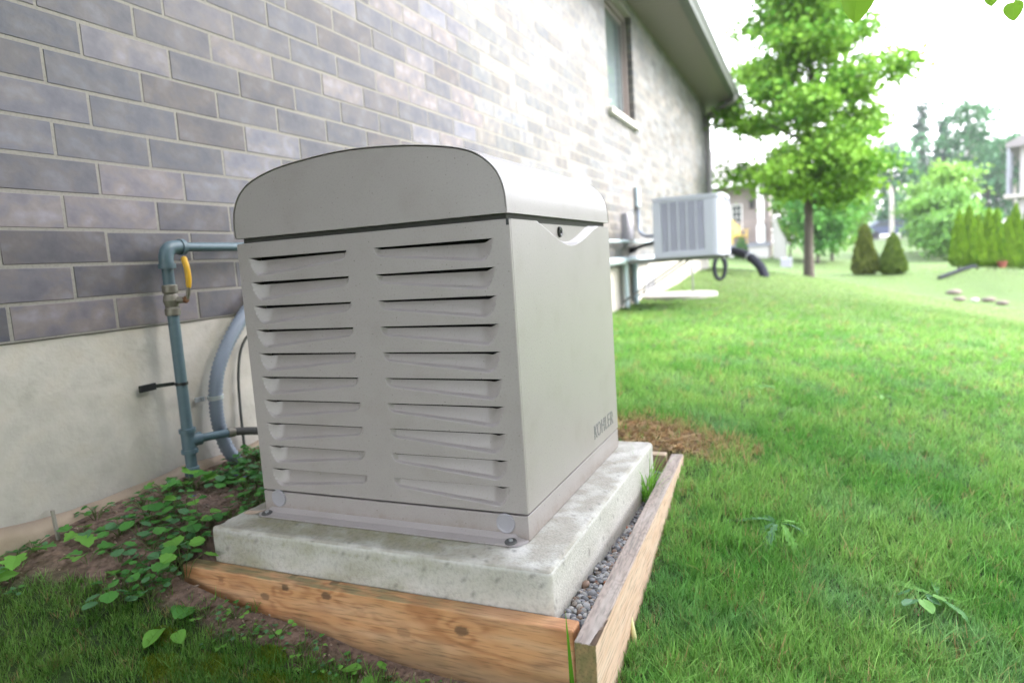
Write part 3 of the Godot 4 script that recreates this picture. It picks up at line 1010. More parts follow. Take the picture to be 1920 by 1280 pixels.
func slab_and_boards() -> void:
	var moss := func(p: Vector3, nn: Vector3) -> Color:
		var a := n1.get_noise_3d(p.x * 5.0, p.y * 9.0, p.z * 5.0)
		var f := n2.get_noise_3d(p.x * 40.0, p.y * 40.0, p.z * 40.0)
		var c := Color(0.46, 0.443, 0.405).lerp(Color(0.57, 0.555, 0.525), clampf(0.5 + 1.0 * a + 0.25 * f, 0.0, 1.0))
		var green := 0.0
		if nn.y > 0.6:
			green = smoothstep(0.115, 0.05, p.z) * smoothstep(-0.10, 0.02, p.z) * smoothstep(0.0, -0.2, p.x) * smoothstep(-0.72, -0.60, p.x) * clampf(0.75 + 0.9 * f + 0.5 * a, 0.0, 1.0)
			c = c.lerp(Color(0.30, 0.275, 0.225), clampf(0.65 + 1.2 * n1.get_noise_3d(p.x * 14.0, 3.0, p.z * 14.0), 0.0, 1.0) * 0.8)
		elif nn.z > 0.4:
			green = clampf(0.15 + 0.9 * n1.get_noise_2d(p.x * 7.0, p.y * 13.0) + 0.3 * smoothstep(-0.05, -0.095, p.y), 0.0, 0.85) * smoothstep(0.10, -0.2, p.x)
			green = maxf(green, smoothstep(0.012, 0.0, absf(p.y + 0.020 + 0.006 * a)) * clampf(0.4 + f, 0.0, 0.8) * smoothstep(0.02, -0.2, p.x))
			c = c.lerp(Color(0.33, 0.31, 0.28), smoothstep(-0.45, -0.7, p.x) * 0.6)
		c = c.lerp(Color(0.235, 0.225, 0.11), green * 0.66)
		var pit := n1.get_noise_3d(p.x * 55.0, p.y * 55.0, p.z * 55.0)
		if pit < -0.5: c = c * 0.6
		return Color(c.r, c.g, c.b)
	var rough := func(p: Vector3, nn: Vector3) -> float:
		var k := 0.0011 * n1.get_noise_3d(p.x * 22.0, p.y * 22.0, p.z * 22.0) + 0.0007 * n2.get_noise_3d(p.x * 80.0, p.y * 80.0, p.z * 80.0)
		if nn.y > 0.2: k += 0.0012 * n2.get_noise_2d(p.x * 9.0, p.z * 110.0) - 0.003 * smoothstep(0.02, 0.0, absf(p.z - 0.078 + 0.004 * sin(p.x * 9.0))) 
		return k
	var s := MB.new()
	rbox(s, Vector3((0.083 - 0.719) * 0.5, -0.1, (0.107 - 0.738) * 0.5), Vector3(0.802, 0.2, 0.845), 0.011, 0.0085, moss, rough, [[0, -1.0], [2, -1.0], [1, -1.0]])
	rbox(s, Vector3((0.083 - 0.719) * 0.5, -0.1, (0.107 - 0.738) * 0.5), Vector3(0.802, 0.2, 0.845), 0.011, 0.06, moss, null, [[0, 1.0], [2, 1.0], [1, 1.0]])
	var o := part("concrete_slab", s, M["concrete"])
	meta(o, "thick grey concrete slab with moss stains under the generator", "slab")
	# front board
	var fy := -0.150
	var fknots := [[-0.483, -0.012, 0.0065, 1.0], [-0.380, -0.014, 0.008, 1.0], [-0.54, -0.039, 0.008, 0.8], [-0.081, -0.036, 0.0095, 0.95], [-0.205, -0.060, 0.010, 0.4], [-0.30, -0.03, 0.006, 0.2], [-0.66, -0.02, 0.005, 0.5]]
	var ft := func(p: Vector3, nn: Vector3) -> Color:
		var t := (p.y + 0.078) - (0.145 - p.z) * 0.35
		var c := lumber_tint(p, p.x, t, Color(0.55, 0.285, 0.13), Color(0.36, 0.15, 0.058), Color(0.60, 0.39, 0.24), fknots, 7.0, 0.75)
		if nn.y > 0.6: c = c.lerp(Color(0.22, 0.20, 0.10), clampf(0.55 + n1.get_noise_2d(p.x * 12.0, p.z * 40.0), 0.0, 0.85) * smoothstep(0.1, -0.3, p.x))
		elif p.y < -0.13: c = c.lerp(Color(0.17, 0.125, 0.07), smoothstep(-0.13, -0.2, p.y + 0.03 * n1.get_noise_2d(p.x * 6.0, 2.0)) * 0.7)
		return c
	var fb := MB.new()
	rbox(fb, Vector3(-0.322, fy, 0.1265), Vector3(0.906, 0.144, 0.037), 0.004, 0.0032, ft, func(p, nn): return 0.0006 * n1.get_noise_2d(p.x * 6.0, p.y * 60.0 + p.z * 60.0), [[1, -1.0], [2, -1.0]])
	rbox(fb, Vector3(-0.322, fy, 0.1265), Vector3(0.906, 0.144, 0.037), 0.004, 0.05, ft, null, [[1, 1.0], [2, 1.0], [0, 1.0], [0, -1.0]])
	meta(part("edging_board", fb, M["lumber"]), "orange brown knotty edging board along the front of the slab", "board", "wooden boards framing the slab")
	# side board, a little askew, its near end split away at the top
	var sb := MB.new()
	var sknots := [[-0.3, 0.03, 0.006, 0.6], [-0.62, -0.02, 0.005, 0.5]]
	var st := func(p: Vector3, nn: Vector3) -> Color:
		var c: Color
		if nn.y > 0.5:
			c = lumber_tint(p, p.z, p.x * 1.2, Color(0.34, 0.275, 0.235), Color(0.20, 0.155, 0.13), Color(0.43, 0.38, 0.34), sknots, 30.0, 0.75)
			c = c.lerp(Color(0.23, 0.20, 0.17), smoothstep(0.12, 0.5, n1.get_noise_2d(p.z * 4.0, p.x * 160.0)) * smoothstep(-0.5, 0.3, p.z))
		elif nn.z > 0.5:
			c = Color(0.17, 0.15, 0.06).lerp(Color(0.28, 0.19, 0.09), clampf(0.5 + n1.get_noise_2d(p.x * 60.0, p.y * 30.0), 0.0, 1.0))
		else:
			c = lumber_tint(p, p.z, p.y, Color(0.70, 0.50, 0.37), Color(0.60, 0.38, 0.26), Color(0.74, 0.58, 0.46), sknots, 9.0, 0.55)
		return c
	var sbump := func(p: Vector3, nn: Vector3) -> float:
		var k := 0.0006 * n1.get_noise_2d(p.z * 6.0, p.x * 80.0 + p.y * 80.0)
		if nn.y > 0.4:
			var crack := smoothstep(0.25, 0.45, n1.get_noise_2d(p.z * 5.0 + 3.0, p.x * 120.0)) * smoothstep(0.15, 0.5, p.z + 0.2)
			k -= 0.004 * crack
			k -= 0.017 * smoothstep(0.455, 0.53, p.z + 0.035 * n1.get_noise_2d(p.x * 60.0, 1.0) + p.x * 0.5) * smoothstep(-0.012, 0.016, p.x)
		elif nn.z > 0.5:
			k -= 0.004 * absf(n1.get_noise_2d(p.x * 70.0, p.y * 50.0))
		return k
	rbox(sb, Vector3.ZERO, Vector3(0.0365, 0.15, 1.066), 0.0035, 0.0038, st, sbump, [[1, -1.0]])
	var side := part("edging_board", sb, M["lumber lengthwise"])
	meta(side, "weathered pale edging board on the lawn side with splintered near end", "board", "wooden boards framing the slab")
	side.position = Vector3(0.1395, -0.1555, -0.365)
	side.rotation.y = atan2(0.036, 1.06)
	var bk := MB.new()
	var bt := func(p: Vector3, nn: Vector3) -> Color: return lumber_tint(p, p.x, p.y + p.z * 0.5, Color(0.40, 0.29, 0.19), Color(0.27, 0.17, 0.10), Color(0.5, 0.42, 0.32), [], 14.0, 0.6)
	rbox(bk, Vector3(-0.32, -0.150, -0.885), Vector3(0.82, 0.144, 0.036), 0.004, 0.012, bt)
	meta(part("edging_board", bk, M["lumber"]), "tan edging board across the back of the slab beside dry grass", "board", "wooden boards framing the slab")
	# gravel in the slot between slab and board
	var r := RandomNumberGenerator.new()
	r.seed = 12
	var peb := MB.new()
	var rings := 6
	var seg := 8
	for i in rings + 1:
		for k in seg + 1:
			var a := TAU * k / seg
			var t := PI * i / rings
			var d := Vector3(sin(t) * cos(a), cos(t), sin(t) * sin(a))
			var q := d * (1.0 + 0.16 * n1.get_noise_3d(d.x * 1.1, d.y * 1.1, d.z * 1.1))
			peb.vert(q, d)
	for i in rings:
		for k in seg:
			var a := i * (seg + 1) + k
			peb.q4(a, a + 1, a + seg + 2, a + seg + 1)
	var xf := []
	var cs := []
	var palette := [Color(0.22, 0.22, 0.235), Color(0.30, 0.30, 0.315), Color(0.14, 0.14, 0.15), Color(0.38, 0.36, 0.33), Color(0.27, 0.22, 0.18), Color(0.46, 0.45, 0.44), Color(0.30, 0.19, 0.13), Color(0.19, 0.185, 0.20)]
	for i in 2600:
		var z := r.randf_range(-0.86, 0.105)
		var edge := lerpf(0.086, 0.124, clampf((z + 0.9) / 1.06, 0.0, 1.0))
		var x := r.randf_range(0.083, edge + 0.012)
		var lay := r.randf()
		var s0 := r.randf_range(0.0035, 0.0078)
		if r.randf() < 0.12: s0 *= 1.25
		var y := -0.098 - 0.028 * smoothstep(0.05, -0.5, z) - 0.018 * lay + 0.003 * n1.get_noise_2d(x * 40.0, z * 40.0)
		var bs := Basis.from_euler(Vector3(r.randf_range(-0.5, 0.5), r.randf_range(0, TAU), r.randf_range(-0.5, 0.5))).scaled_local(Vector3(s0 * r.randf_range(0.9, 1.45), s0 * r.randf_range(0.55, 0.85), s0))
		xf.append(Transform3D(bs, Vector3(x, y, z)))
		var c: Color = palette[r.randi() % palette.size()]
		if r.randf() < 0.025: c = Color(0.36, 0.12, 0.05)
		cs.append(c * r.randf_range(0.4, 0.85))
	for i in 900:       # and under the slab's far end
		var x := r.randf_range(-0.7, 0.1)
		var s0 := r.randf_range(0.004, 0.008)
		xf.append(Transform3D(Basis.from_euler(Vector3(0, r.randf_range(0, TAU), 0)).scaled_local(Vector3(s0 * 1.2, s0 * 0.7, s0)), Vector3(x, -0.125 - r.randf() * 0.012, r.randf_range(-0.865, -0.745))))
		cs.append(palette[r.randi() % palette.size()])
	meta(many("gravel", peb.mesh(), M["pebble"], xf, cs), "grey pebble gravel filling the slot between slab and boards", "gravel")
	# odds and ends lying about
	var stub := MB.new()
	tube(stub, [Vector3(0.180, -0.222, -0.072), Vector3(0.170, -0.198, -0.088), Vector3(0.160, -0.176, -0.104)], 0.0055, 10, true, Color(1, 1, 1))
	tinted(mat("cream plastic", rgb(0.68, 0.62, 0.30), 0.4))
	meta(part("plastic_tube", stub, M["cream plastic"]), "short pale yellow tube stub poking out beside the side board", "tube")
	var chip := MB.new()
	field(chip, lin(-1, 1, 8), lin(-1, 1, 4), func(u, w): return Vector3(-0.672 + 0.020 * u + 0.006 * w, 0.004 + 0.003 * u * u + 0.002 * w, 0.020 - 0.009 * w * (1.0 - 0.6 * u * u) - 0.008 * u), func(p): return Color(0.42, 0.33, 0.27))
	meta(part("dry_leaf", chip, M["thatch"]), "curled dry leaf scrap on the slab near its left corner", "leaf")

# ------------------------------------------------------------------ pipes on the wall
func wall_services() -> void:
	var gx := WALL + 0.052
	var g := thing("gas_pipe", "blue-grey painted gas pipe with yellow valve handle left of the generator", "pipe")
	var p: Material = M["painted gas pipe"]
	var rz := -0.152
	var run := MB.new()
	tube(run, [Vector3(gx, 0.634, rz - 0.055), Vector3(gx, 0.634, -0.9)], 0.0125, 16)
	part("horizontal_pipe", run, p, g)
	var el := MB.new()
	tube(el, smooth_path([Vector3(gx, 0.585, rz), Vector3(gx, 0.608, rz), Vector3(gx, 0.628, rz - 0.010), Vector3(gx, 0.634, rz - 0.030), Vector3(gx, 0.634, rz - 0.052)], 5), 0.0185, 18)
	tube(el, [Vector3(gx, 0.577, rz), Vector3(gx, 0.590, rz)], 0.0222, 18)
	tube(el, [Vector3(gx, 0.634, rz - 0.045), Vector3(gx, 0.634, rz - 0.058)], 0.0215, 18)
	part("elbow", el, p, g)
	var r1 := MB.new()
	tube(r1, [Vector3(gx, 0.53, rz), Vector3(gx, 0.58, rz)], 0.0148, 16)
	tube(r1, [Vector3(gx, 0.115, rz), Vector3(gx, 0.465, rz)], 0.0148, 16)
	part("riser", r1, p, g)
	var vb := MB.new()
	lathe(vb, Vector3(gx, 0.452, rz), Basis(), [Vector2(0.0185, 0.0), Vector2(0.0195, 0.002), Vector2(0.0195, 0.018), Vector2(0.016, 0.022), Vector2(0.0185, 0.03), Vector2(0.021, 0.04), Vector2(0.0185, 0.052), Vector2(0.016, 0.058), Vector2(0.0195, 0.062), Vector2(0.0195, 0.080), Vector2(0.0185, 0.082), Vector2(0.014, 0.082)], 8)
	tube(vb, [Vector3(gx, 0.492, rz), Vector3(gx + 0.034, 0.492, rz - 0.014)], 0.009, 10)
	var valve := part("valve", vb, M["brass"], g)
	var nut := MB.new()
	lathe(nut, Vector3(gx + 0.034, 0.492, rz - 0.014), Basis(Vector3(0, 0, 1), -PI * 0.5), [Vector2(0.0, 0.009), Vector2(0.008, 0.009), Vector2(0.0095, 0.006), Vector2(0.0095, 0.0)], 6)
	part("nut", nut, M["rust"], valve)
	var arm := MB.new()
	tube(arm, [Vector3(gx + 0.037, 0.490, rz - 0.016), Vector3(gx + 0.044, 0.505, rz - 0.018), Vector3(gx + 0.050, 0.530, rz - 0.019)], 0.0055, 8)
	part("lever", arm, M["brass"], valve)
	var hd := MB.new()
	var hp := smooth_path([Vector3(gx + 0.048, 0.520, rz - 0.019), Vector3(gx + 0.051, 0.545, rz - 0.019), Vector3(gx + 0.050, 0.575, rz - 0.019), Vector3(gx + 0.044, 0.598, rz - 0.019), Vector3(gx + 0.042, 0.606, rz - 0.019)], 4)
	var hr := []
	for i in hp.size(): hr.append(0.0080 - 0.0042 * pow(absf(2.0 * i / (hp.size() - 1.0) - 1.0), 5.0))
	tube(hd, hp, hr, 10)
	part("handle", hd, M["yellow vinyl"], valve)
	var tee := MB.new()
	tube(tee, [Vector3(gx, 0.075, rz), Vector3(gx, 0.138, rz)], 0.0185, 16)
	for y in [0.072, 0.130]: tube(tee, [Vector3(gx, y, rz), Vector3(gx, y + 0.011, rz)], 0.0222, 16)
	tube(tee, [Vector3(gx, 0.106, rz), Vector3(gx + 0.010, 0.106, rz - 0.032)], 0.0185, 16)
	part("tee", tee, p, g)
	var leg := MB.new()
	tube(leg, [Vector3(gx, 0.02, rz), Vector3(gx, 0.075, rz)], 0.0148, 16)
	part("drip_leg", leg, p, g)
	var cap := MB.new()
	lathe(cap, Vector3(gx, 0.006, rz), Basis(), [Vector2(0.0, 0.0), Vector2(0.016, 0.0), Vector2(0.0195, 0.003), Vector2(0.0195, 0.026), Vector2(0.018, 0.028), Vector2(0.014, 0.028)], 16)
	part("end_cap", cap, p, g)
	var nip := MB.new()
	tube(nip, [Vector3(gx + 0.010, 0.106, rz - 0.03), Vector3(gx + 0.04, 0.104, rz - 0.10)], 0.0118, 14)
	part("branch_nipple", nip, p, g)
	var brz := MB.new()
	tube(brz, [Vector3(gx + 0.04, 0.104, rz - 0.10), Vector3(gx + 0.047, 0.1035, rz - 0.118)], 0.0145, 6)
	part("union", brz, M["brass"], g)
	var hose := MB.new()
	tube(hose, smooth_path([Vector3(gx + 0.047, 0.1035, rz - 0.118), Vector3(gx + 0.09, 0.098, rz - 0.155), Vector3(gx + 0.15, 0.088, rz - 0.18), Vector3(gx + 0.20, 0.080, rz - 0.19)], 5), 0.0118, 12)
	part("flexible_hose", hose, M["rubber hose"], g)
	var wf := MB.new()
	lathe(wf, Vector3(gx + 0.20, 0.080, rz - 0.19), frame(Vector3(1.0, -0.15, -0.1)), [Vector2(0.0, 0.0), Vector2(0.017, 0.0), Vector2(0.018, 0.004), Vector2(0.018, 0.022), Vector2(0.014, 0.026), Vector2(0.014, 0.032), Vector2(0.018, 0.036), Vector2(0.018, 0.05), Vector2(0.012, 0.052), Vector2(0.012, 0.16)], 8)
	part("white_fitting", wf, M["white plastic"], g)
	var st := MB.new()
	tube(st, [Vector3(gx, 0.262, rz), Vector3(gx, 0.270, rz)], 0.0172, 16)
	box(st, Vector3(WALL + 0.014, 0.266, rz + 0.026), Vector3(0.003, 0.010, 0.055), 0.001, Basis(Vector3(0, 1, 0), -0.55))
	box(st, Vector3(WALL + 0.004, 0.2665, rz + 0.066), Vector3(0.006, 0.019, 0.05), 0.0015)
	part("strap", st, M["black plastic"], g)
	# ribbed liquid-tight conduit that loops down the foundation
	var c := thing("flexible_conduit", "grey ribbed flexible conduit curving down the foundation behind the generator", "conduit")
	var path := smooth_path([Vector3(WALL + 0.045, 0.52, -0.56), Vector3(WALL + 0.034, 0.455, -0.455), Vector3(WALL + 0.034, 0.415, -0.402), Vector3(WALL + 0.034, 0.345, -0.338), Vector3(WALL + 0.034, 0.27, -0.292), Vector3(WALL + 0.034, 0.19, -0.274), Vector3(WALL + 0.034, 0.115, -0.276), Vector3(WALL + 0.040, 0.04, -0.293), Vector3(WALL + 0.06, -0.035, -0.33), Vector3(WALL + 0.10, -0.10, -0.37)], 13)
	var rr := []
	for i in path.size(): rr.append(0.0193 + 0.0019 * (1.0 if i % 2 == 0 else -1.0))
	var cm := MB.new()
	tube(cm, path, rr, 18)
	part("ribbed_hose", cm, M["grey conduit"], c)
	var cl := MB.new()
	tube(cl, [Vector3(WALL + 0.033, 0.196, -0.276), Vector3(WALL + 0.033, 0.208, -0.275)], 0.0228, 18)
	box(cl, Vector3(WALL + 0.003, 0.201, -0.243), Vector3(0.005, 0.014, 0.028), 0.001)
	box(cl, Vector3(WALL + 0.008, 0.201, -0.254), Vector3(0.012, 0.013, 0.004), 0.001)
	part("clamp", cl, M["galvanised"], c)
	var k := MB.new()
	tube(k, smooth_path([Vector3(WALL + 0.10, 0.40, -0.52), Vector3(WALL + 0.03, 0.375, -0.455), Vector3(WALL + 0.012, 0.33, -0.415), Vector3(WALL + 0.010, 0.25, -0.392), Vector3(WALL + 0.010, 0.15, -0.384), Vector3(WALL + 0.012, 0.05, -0.381), Vector3(WALL + 0.012, -0.05, -0.38)], 6), 0.0042, 8)
	meta(part("ground_cable", k, M["cable sheath"]), "thin dark cable hanging against the foundation beside the ribbed conduit", "cable")
	# a wooden stake at the wall's foot
	var sk := MB.new()
	box(sk, Vector3(-1.083, 0.0, 0.212), Vector3(0.008, 0.085, 0.007), 0.001, Basis(Vector3(0, 0, 1), 0.09))
	meta(part("wooden_stake", sk, M["sawn stake"]), "thin grey wooden stake at the foot of the foundation wall", "stake")
	# further along: two pipes, three uprights, an electrical box
	var up := thing("upper_wall_pipe", "thin pale pipe along the brick wall behind the air conditioner", "pipe")
	var u1 := MB.new()
	tube(u1, [Vector3(WALL + 0.05, 0.668, -0.9), Vector3(WALL + 0.05, 0.668, -7.2)], 0.013, 10)
	part("pipe_run", u1, M["pale pipe"], up)
	for z in [-1.5, -3.2, -4.9, -6.3]:
		var cb := MB.new()
		box(cb, Vector3(WALL + 0.024, 0.668, z), Vector3(0.05, 0.012, 0.03), 0.002)
		part("bracket", cb, M["pale pipe"], up)
	var lo := thing("lower_wall_pipe", "fat pale pipe resting along the top of the foundation", "pipe")
	var u2 := MB.new()
	tube(u2, [Vector3(WALL + 0.055, 0.487, -1.6), Vector3(WALL + 0.055, 0.487, -6.4)], 0.034, 12)
	part("pipe_run", u2, M["pale pipe"], lo)
	for z in [-2.0, -4.4, -5.9]:
		var cb2 := MB.new()
		box(cb2, Vector3(WALL + 0.028, 0.487, z), Vector3(0.055, 0.03, 0.035), 0.002)
		part("bracket", cb2, M["steel bracket"], lo)
	for q in [[-5.12, "narrow pale upright pipe from the wall pipe into the grass", "pale pipe", 0.022], [-5.50, "darker blue-grey upright pipe from the wall pipe into the grass", "blue grey pipe", 0.026]]:
		var um := MB.new()
		tube(um, [Vector3(WALL + 0.05, -0.05, q[0]), Vector3(WALL + 0.05, 0.47, q[0])], q[3], 10)
		tube(um, [Vector3(WALL + 0.05, 0.40, q[0]), Vector3(WALL + 0.05, 0.455, q[0])], q[3] + 0.006, 10)
		meta(part("upright_pipe", um, M[q[2]]), q[1], "pipe", "upright pipes against the foundation")
	var cd := thing("electrical_conduit", "pale grey conduit coming down the brick and bending to the air conditioner", "conduit")
	var c1 := MB.new()
	tube(c1, [Vector3(WALL + 0.03, 1.01, -5.82), Vector3(WALL + 0.03, 1.22, -5.82)], 0.03, 10)
	part("upper_tube", c1, M["pale pipe"], cd)
	var c2 := MB.new()
	tube(c2, [Vector3(WALL + 0.03, 1.0, -5.82), Vector3(WALL + 0.03, 1.025, -5.82)], 0.037, 10)
	part("coupling", c2, M["steel bracket"], cd)
	var c3 := MB.new()
	tube(c3, smooth_path([Vector3(WALL + 0.03, 1.0, -5.82), Vector3(WALL + 0.035, 0.85, -5.81), Vector3(WALL + 0.06, 0.76, -5.76), Vector3(WALL + 0.16, 0.715, -5.6), Vector3(WALL + 0.34, 0.71, -5.4)], 6), 0.019, 10)
	part("flexible_whip", c3, M["grey conduit"], cd)
	var eb := MB.new()
	box(eb, Vector3(WALL + 0.03, 0.79, -5.35), Vector3(0.06, 0.30, 0.22), 0.006)
	var ebo := thing("electrical_box", "grey electrical box on the brick wall left of the air conditioner", "electrical box")
	part("case", eb, M["meter box"], ebo)
	var ec := MB.new()
	box(ec, Vector3(WALL + 0.064, 0.78, -5.35), Vector3(0.007, 0.22, 0.18), 0.003)
	part("cover", ec, M["meter box"], ebo)

# ------------------------------------------------------------------ the air conditioner on its wall bracket
func air_conditioner() -> void:
	var x0 := -0.775
	var x1 := -0.165
	var y0 := 0.49
	var y1 := 1.025
	var z0 := -5.0
	var z1 := -5.62
	var a := thing("air_conditioner", "silver grey outdoor air conditioner held off the brick wall", "air conditioner")
	var core := MB.new()
	box(core, Vector3((x0 + x1) * 0.5, (y0 + y1) * 0.5, (z0 + z1) * 0.5), Vector3(x1 - x0 - 0.06, y1 - y0 - 0.06, z0 - z1 - 0.06), 0.03)
	part("coil", core, M["meter box"], a)
	# plan outline with rounded corners, used for the top and base trays
	var plan := PackedVector2Array()
	var rr := 0.085
	for cc in [[x1 - rr, z0 - rr, 0.0], [x0 + 0.02, z0 - 0.02, 0.5], [x0 + 0.02, z1 + 0.02, 1.0], [x1 - rr, z1 + rr, 1.5]]:
		var q := rr if absf(cc[0] - (x1 - rr)) < 1e-6 else 0.02
		for i in 9:
			var t: float = PI * cc[2] + PI * 0.5 * i / 8.0
			plan.append(Vector2(cc[0] + q * cos(t), cc[1] + q * sin(t)))
	var tray := func(y: float, h: float, grow: float) -> MB:
		var mb := MB.new()
		var pl := PackedVector2Array()
		var mid := Vector2((x0 + x1) * 0.5, (z0 + z1) * 0.5)
		for q in plan: pl.append(mid + (q - mid) * grow)
		prism(mb, pl, Vector3(0, y, 0), Vector3(1, 0, 0), Vector3(0, 0, 1), Vector3(0, h, 0))
		return mb
	part("top_cover", tray.call(y1 - 0.03, 0.03, 1.008), M["condenser paint"], a)
	part("base_pan", tray.call(y0, 0.035, 1.004), M["condenser paint"], a)
	# front: flat margins and five columns of slats
	var m := MB.new()
	var fz := z0 - 0.006
	var cols := 5
	var cx0 := x0 + 0.075
	var pitch := 0.0785
	var mid_y := (y0 + y1) * 0.5
	var hh := y1 - y0 - 0.066
	box(m, Vector3((x0 + 0.004 + cx0) * 0.5, mid_y, fz), Vector3(cx0 - x0 - 0.004, hh, 0.010), 0.003)
	for i in range(1, cols): box(m, Vector3(cx0 + i * pitch - 0.009, mid_y, fz), Vector3(0.016, hh, 0.010), 0.003)
	var rx := cx0 + cols * pitch - 0.018
	box(m, Vector3((rx + x1 - rr) * 0.5, mid_y, fz), Vector3(x1 - rr - rx, hh, 0.010), 0.002)
	for y in [y0 + 0.044, y1 - 0.040]: box(m, Vector3((cx0 + rx) * 0.5, y, fz - 0.0015), Vector3(rx - cx0, 0.022, 0.010), 0.003)
	var front := part("front_panel", m, M["condenser paint"], a)
	for i in cols:
		var sl := MB.new()
		for k in 30:
			box(sl, Vector3(cx0 + i * pitch + 0.030, y0 + 0.060 + k * 0.0149, fz - 0.003), Vector3(0.060, 0.0125, 0.006), 0.002, Basis(Vector3(1, 0, 0), -0.5))
		meta(part("slats", sl, M["condenser slats"], front), "", "", "", "stuff")
	# rounded corner post and the slatted end
	var post := MB.new()
	for i in 10:
		var t0 := PI * 0.5 * i / 10.0
		var t1 := PI * 0.5 * (i + 1) / 10.0
		var P := func(t: float, y: float) -> Vector3: return Vector3(x1 - rr + (rr - 0.003) * sin(t), y, z0 - rr + (rr - 0.003) * cos(t))
		var ids := []
		for q in [[t0, y0 + 0.03], [t1, y0 + 0.03], [t1, y1 - 0.03], [t0, y1 - 0.03]]:
			ids.append(post.vert(P.call(q[0], q[1]), Vector3(sin(q[0]), 0, cos(q[0]))))
		post.q4(ids[0], ids[1], ids[2], ids[3])
	part("corner_post", post, M["condenser paint"], a)
	var es := MB.new()
	for k in 29: box(es, Vector3(x1 - 0.008, y0 + 0.05 + k * 0.0152, (z0 + z1) * 0.5 - 0.03), Vector3(0.010, 0.0085, z0 - z1 - 0.12), 0.002, Basis(Vector3(0, 0, 1), 0.5))
	meta(part("end_slats", es, M["condenser paint"], a), "", "", "", "stuff")
	var er := MB.new()
	for z in [z1 + 0.05, (z0 + z1) * 0.5]: box(er, Vector3(x1 - 0.006, mid_y, z), Vector3(0.014, hh, 0.018), 0.003)
	part("end_ribs", er, M["condenser paint"], a)
	# two brackets: wall plate, arm, diagonal brace
	for q in [[z0 - 0.10, "near steel wall bracket with diagonal brace under the air conditioner"], [z1 + 0.10, "far steel wall bracket with diagonal brace under the air conditioner"]]:
		var b := thing("wall_bracket", q[1], "bracket", Vector3.ZERO, "brackets under the air conditioner")
		var z: float = q[0]
		var arm := MB.new()
		box(arm, Vector3((WALL + x1) * 0.5, y0 - 0.018, z), Vector3(x1 - WALL - 0.02, 0.034, 0.034), 0.003)
		part("arm", arm, M["steel bracket"], b)
		var pl := MB.new()
		box(pl, Vector3(WALL + 0.012, 0.29, z), Vector3(0.022, 0.44, 0.034), 0.003)
		part("wall_plate", pl, M["steel bracket"], b)
		var br := MB.new()
		tube(br, [Vector3(WALL + 0.02, 0.10, z), Vector3(x1 - 0.37, y0 - 0.03, z)], 0.010, 8)
		part("brace", br, M["steel bracket"], b)
	# black insulated line from the wall into the cabinet
	var ln := MB.new()
	tube(ln, smooth_path([Vector3(WALL - 0.01, 0.585, -5.55), Vector3(WALL + 0.05, 0.59, -5.5), Vector3(WALL + 0.18, 0.625, -5.4), Vector3(x0 + 0.03, 0.655, -5.3)], 6), 0.019, 10)
	tube(ln, [Vector3(WALL + 0.0, 0.583, -5.555), Vector3(WALL + 0.05, 0.59, -5.50)], 0.034, 10)
	meta(part("insulated_line", ln, M["black plastic"]), "short black insulated line running from the wall to the air conditioner", "pipe")
	# low round concrete lid beneath, with a thin rod standing in it
	var w := MB.new()
	lathe(w, Vector3(-0.80, -0.05, -6.25), Basis(), [Vector2(0.0, 0.145), Vector2(0.41, 0.145), Vector2(0.425, 0.135), Vector2(0.425, 0.10), Vector2(0.36, 0.09), Vector2(0.35, 0.0)], 40)
	meta(part("round_concrete_cover", w, M["cover concrete"]), "round pale concrete cover standing in the grass under the air conditioner", "cover")
	var rod := MB.new()
	tube(rod, [Vector3(-0.62, 0.10, -6.2), Vector3(-0.63, 0.45, -6.22)], 0.008, 6)
	tube(rod, [Vector3(-0.628, 0.30, -6.216), Vector3(-0.63, 0.37, -6.22)], 0.014, 6)
	meta(part("thin_rod", rod, M["steel bracket"]), "thin upright grey rod standing on the round concrete cover", "rod")
	var coil := MB.new()
	var cp := []
	for i in 44:
		var t := TAU * i / 20.0
		cp.append(Vector3(-0.42 + 0.08 * cos(t) * 0.7, 0.33 + 0.135 * sin(t), -7.0 + 0.004 * i - 0.08 * cos(t) * 0.7))
	tube(coil, cp, 0.019, 8)
	meta(part("hose_coil", coil, M["drain tile"]), "dark coiled hose hanging in a ring below the right end of the air conditioner", "hose")
	# black corrugated drain from the downspout out onto the lawn
	var d := thing("drain_hose", "black corrugated drain hose arching from the house corner onto the lawn", "hose")
	var dp := smooth_path([Vector3(-1.068, 0.60, -11.44), Vector3(-1.03, 0.57, -11.36), Vector3(-0.93, 0.55, -11.1), Vector3(-0.69, 0.52, -10.48), Vector3(-0.48, 0.475, -9.93), Vector3(-0.33, 0.43, -9.55), Vector3(-0.2, 0.35, -9.21), Vector3(-0.09, 0.24, -8.93), Vector3(-0.02, 0.07, -8.75)], 14)
	var dr := []
	for i in dp.size(): dr.append(0.062 + 0.004 * (1.0 if i % 2 == 0 else -1.0))
	var dm := MB.new()
	tube(dm, dp, dr, 14)
	part("corrugated_hose", dm, M["drain tile"], d)
	var band := MB.new()
	tube(band, [Vector3(-0.27, 0.396, -9.40), Vector3(-0.258, 0.388, -9.367)], 0.070, 14)
	part("pale_band", band, M["galvanised"], d)

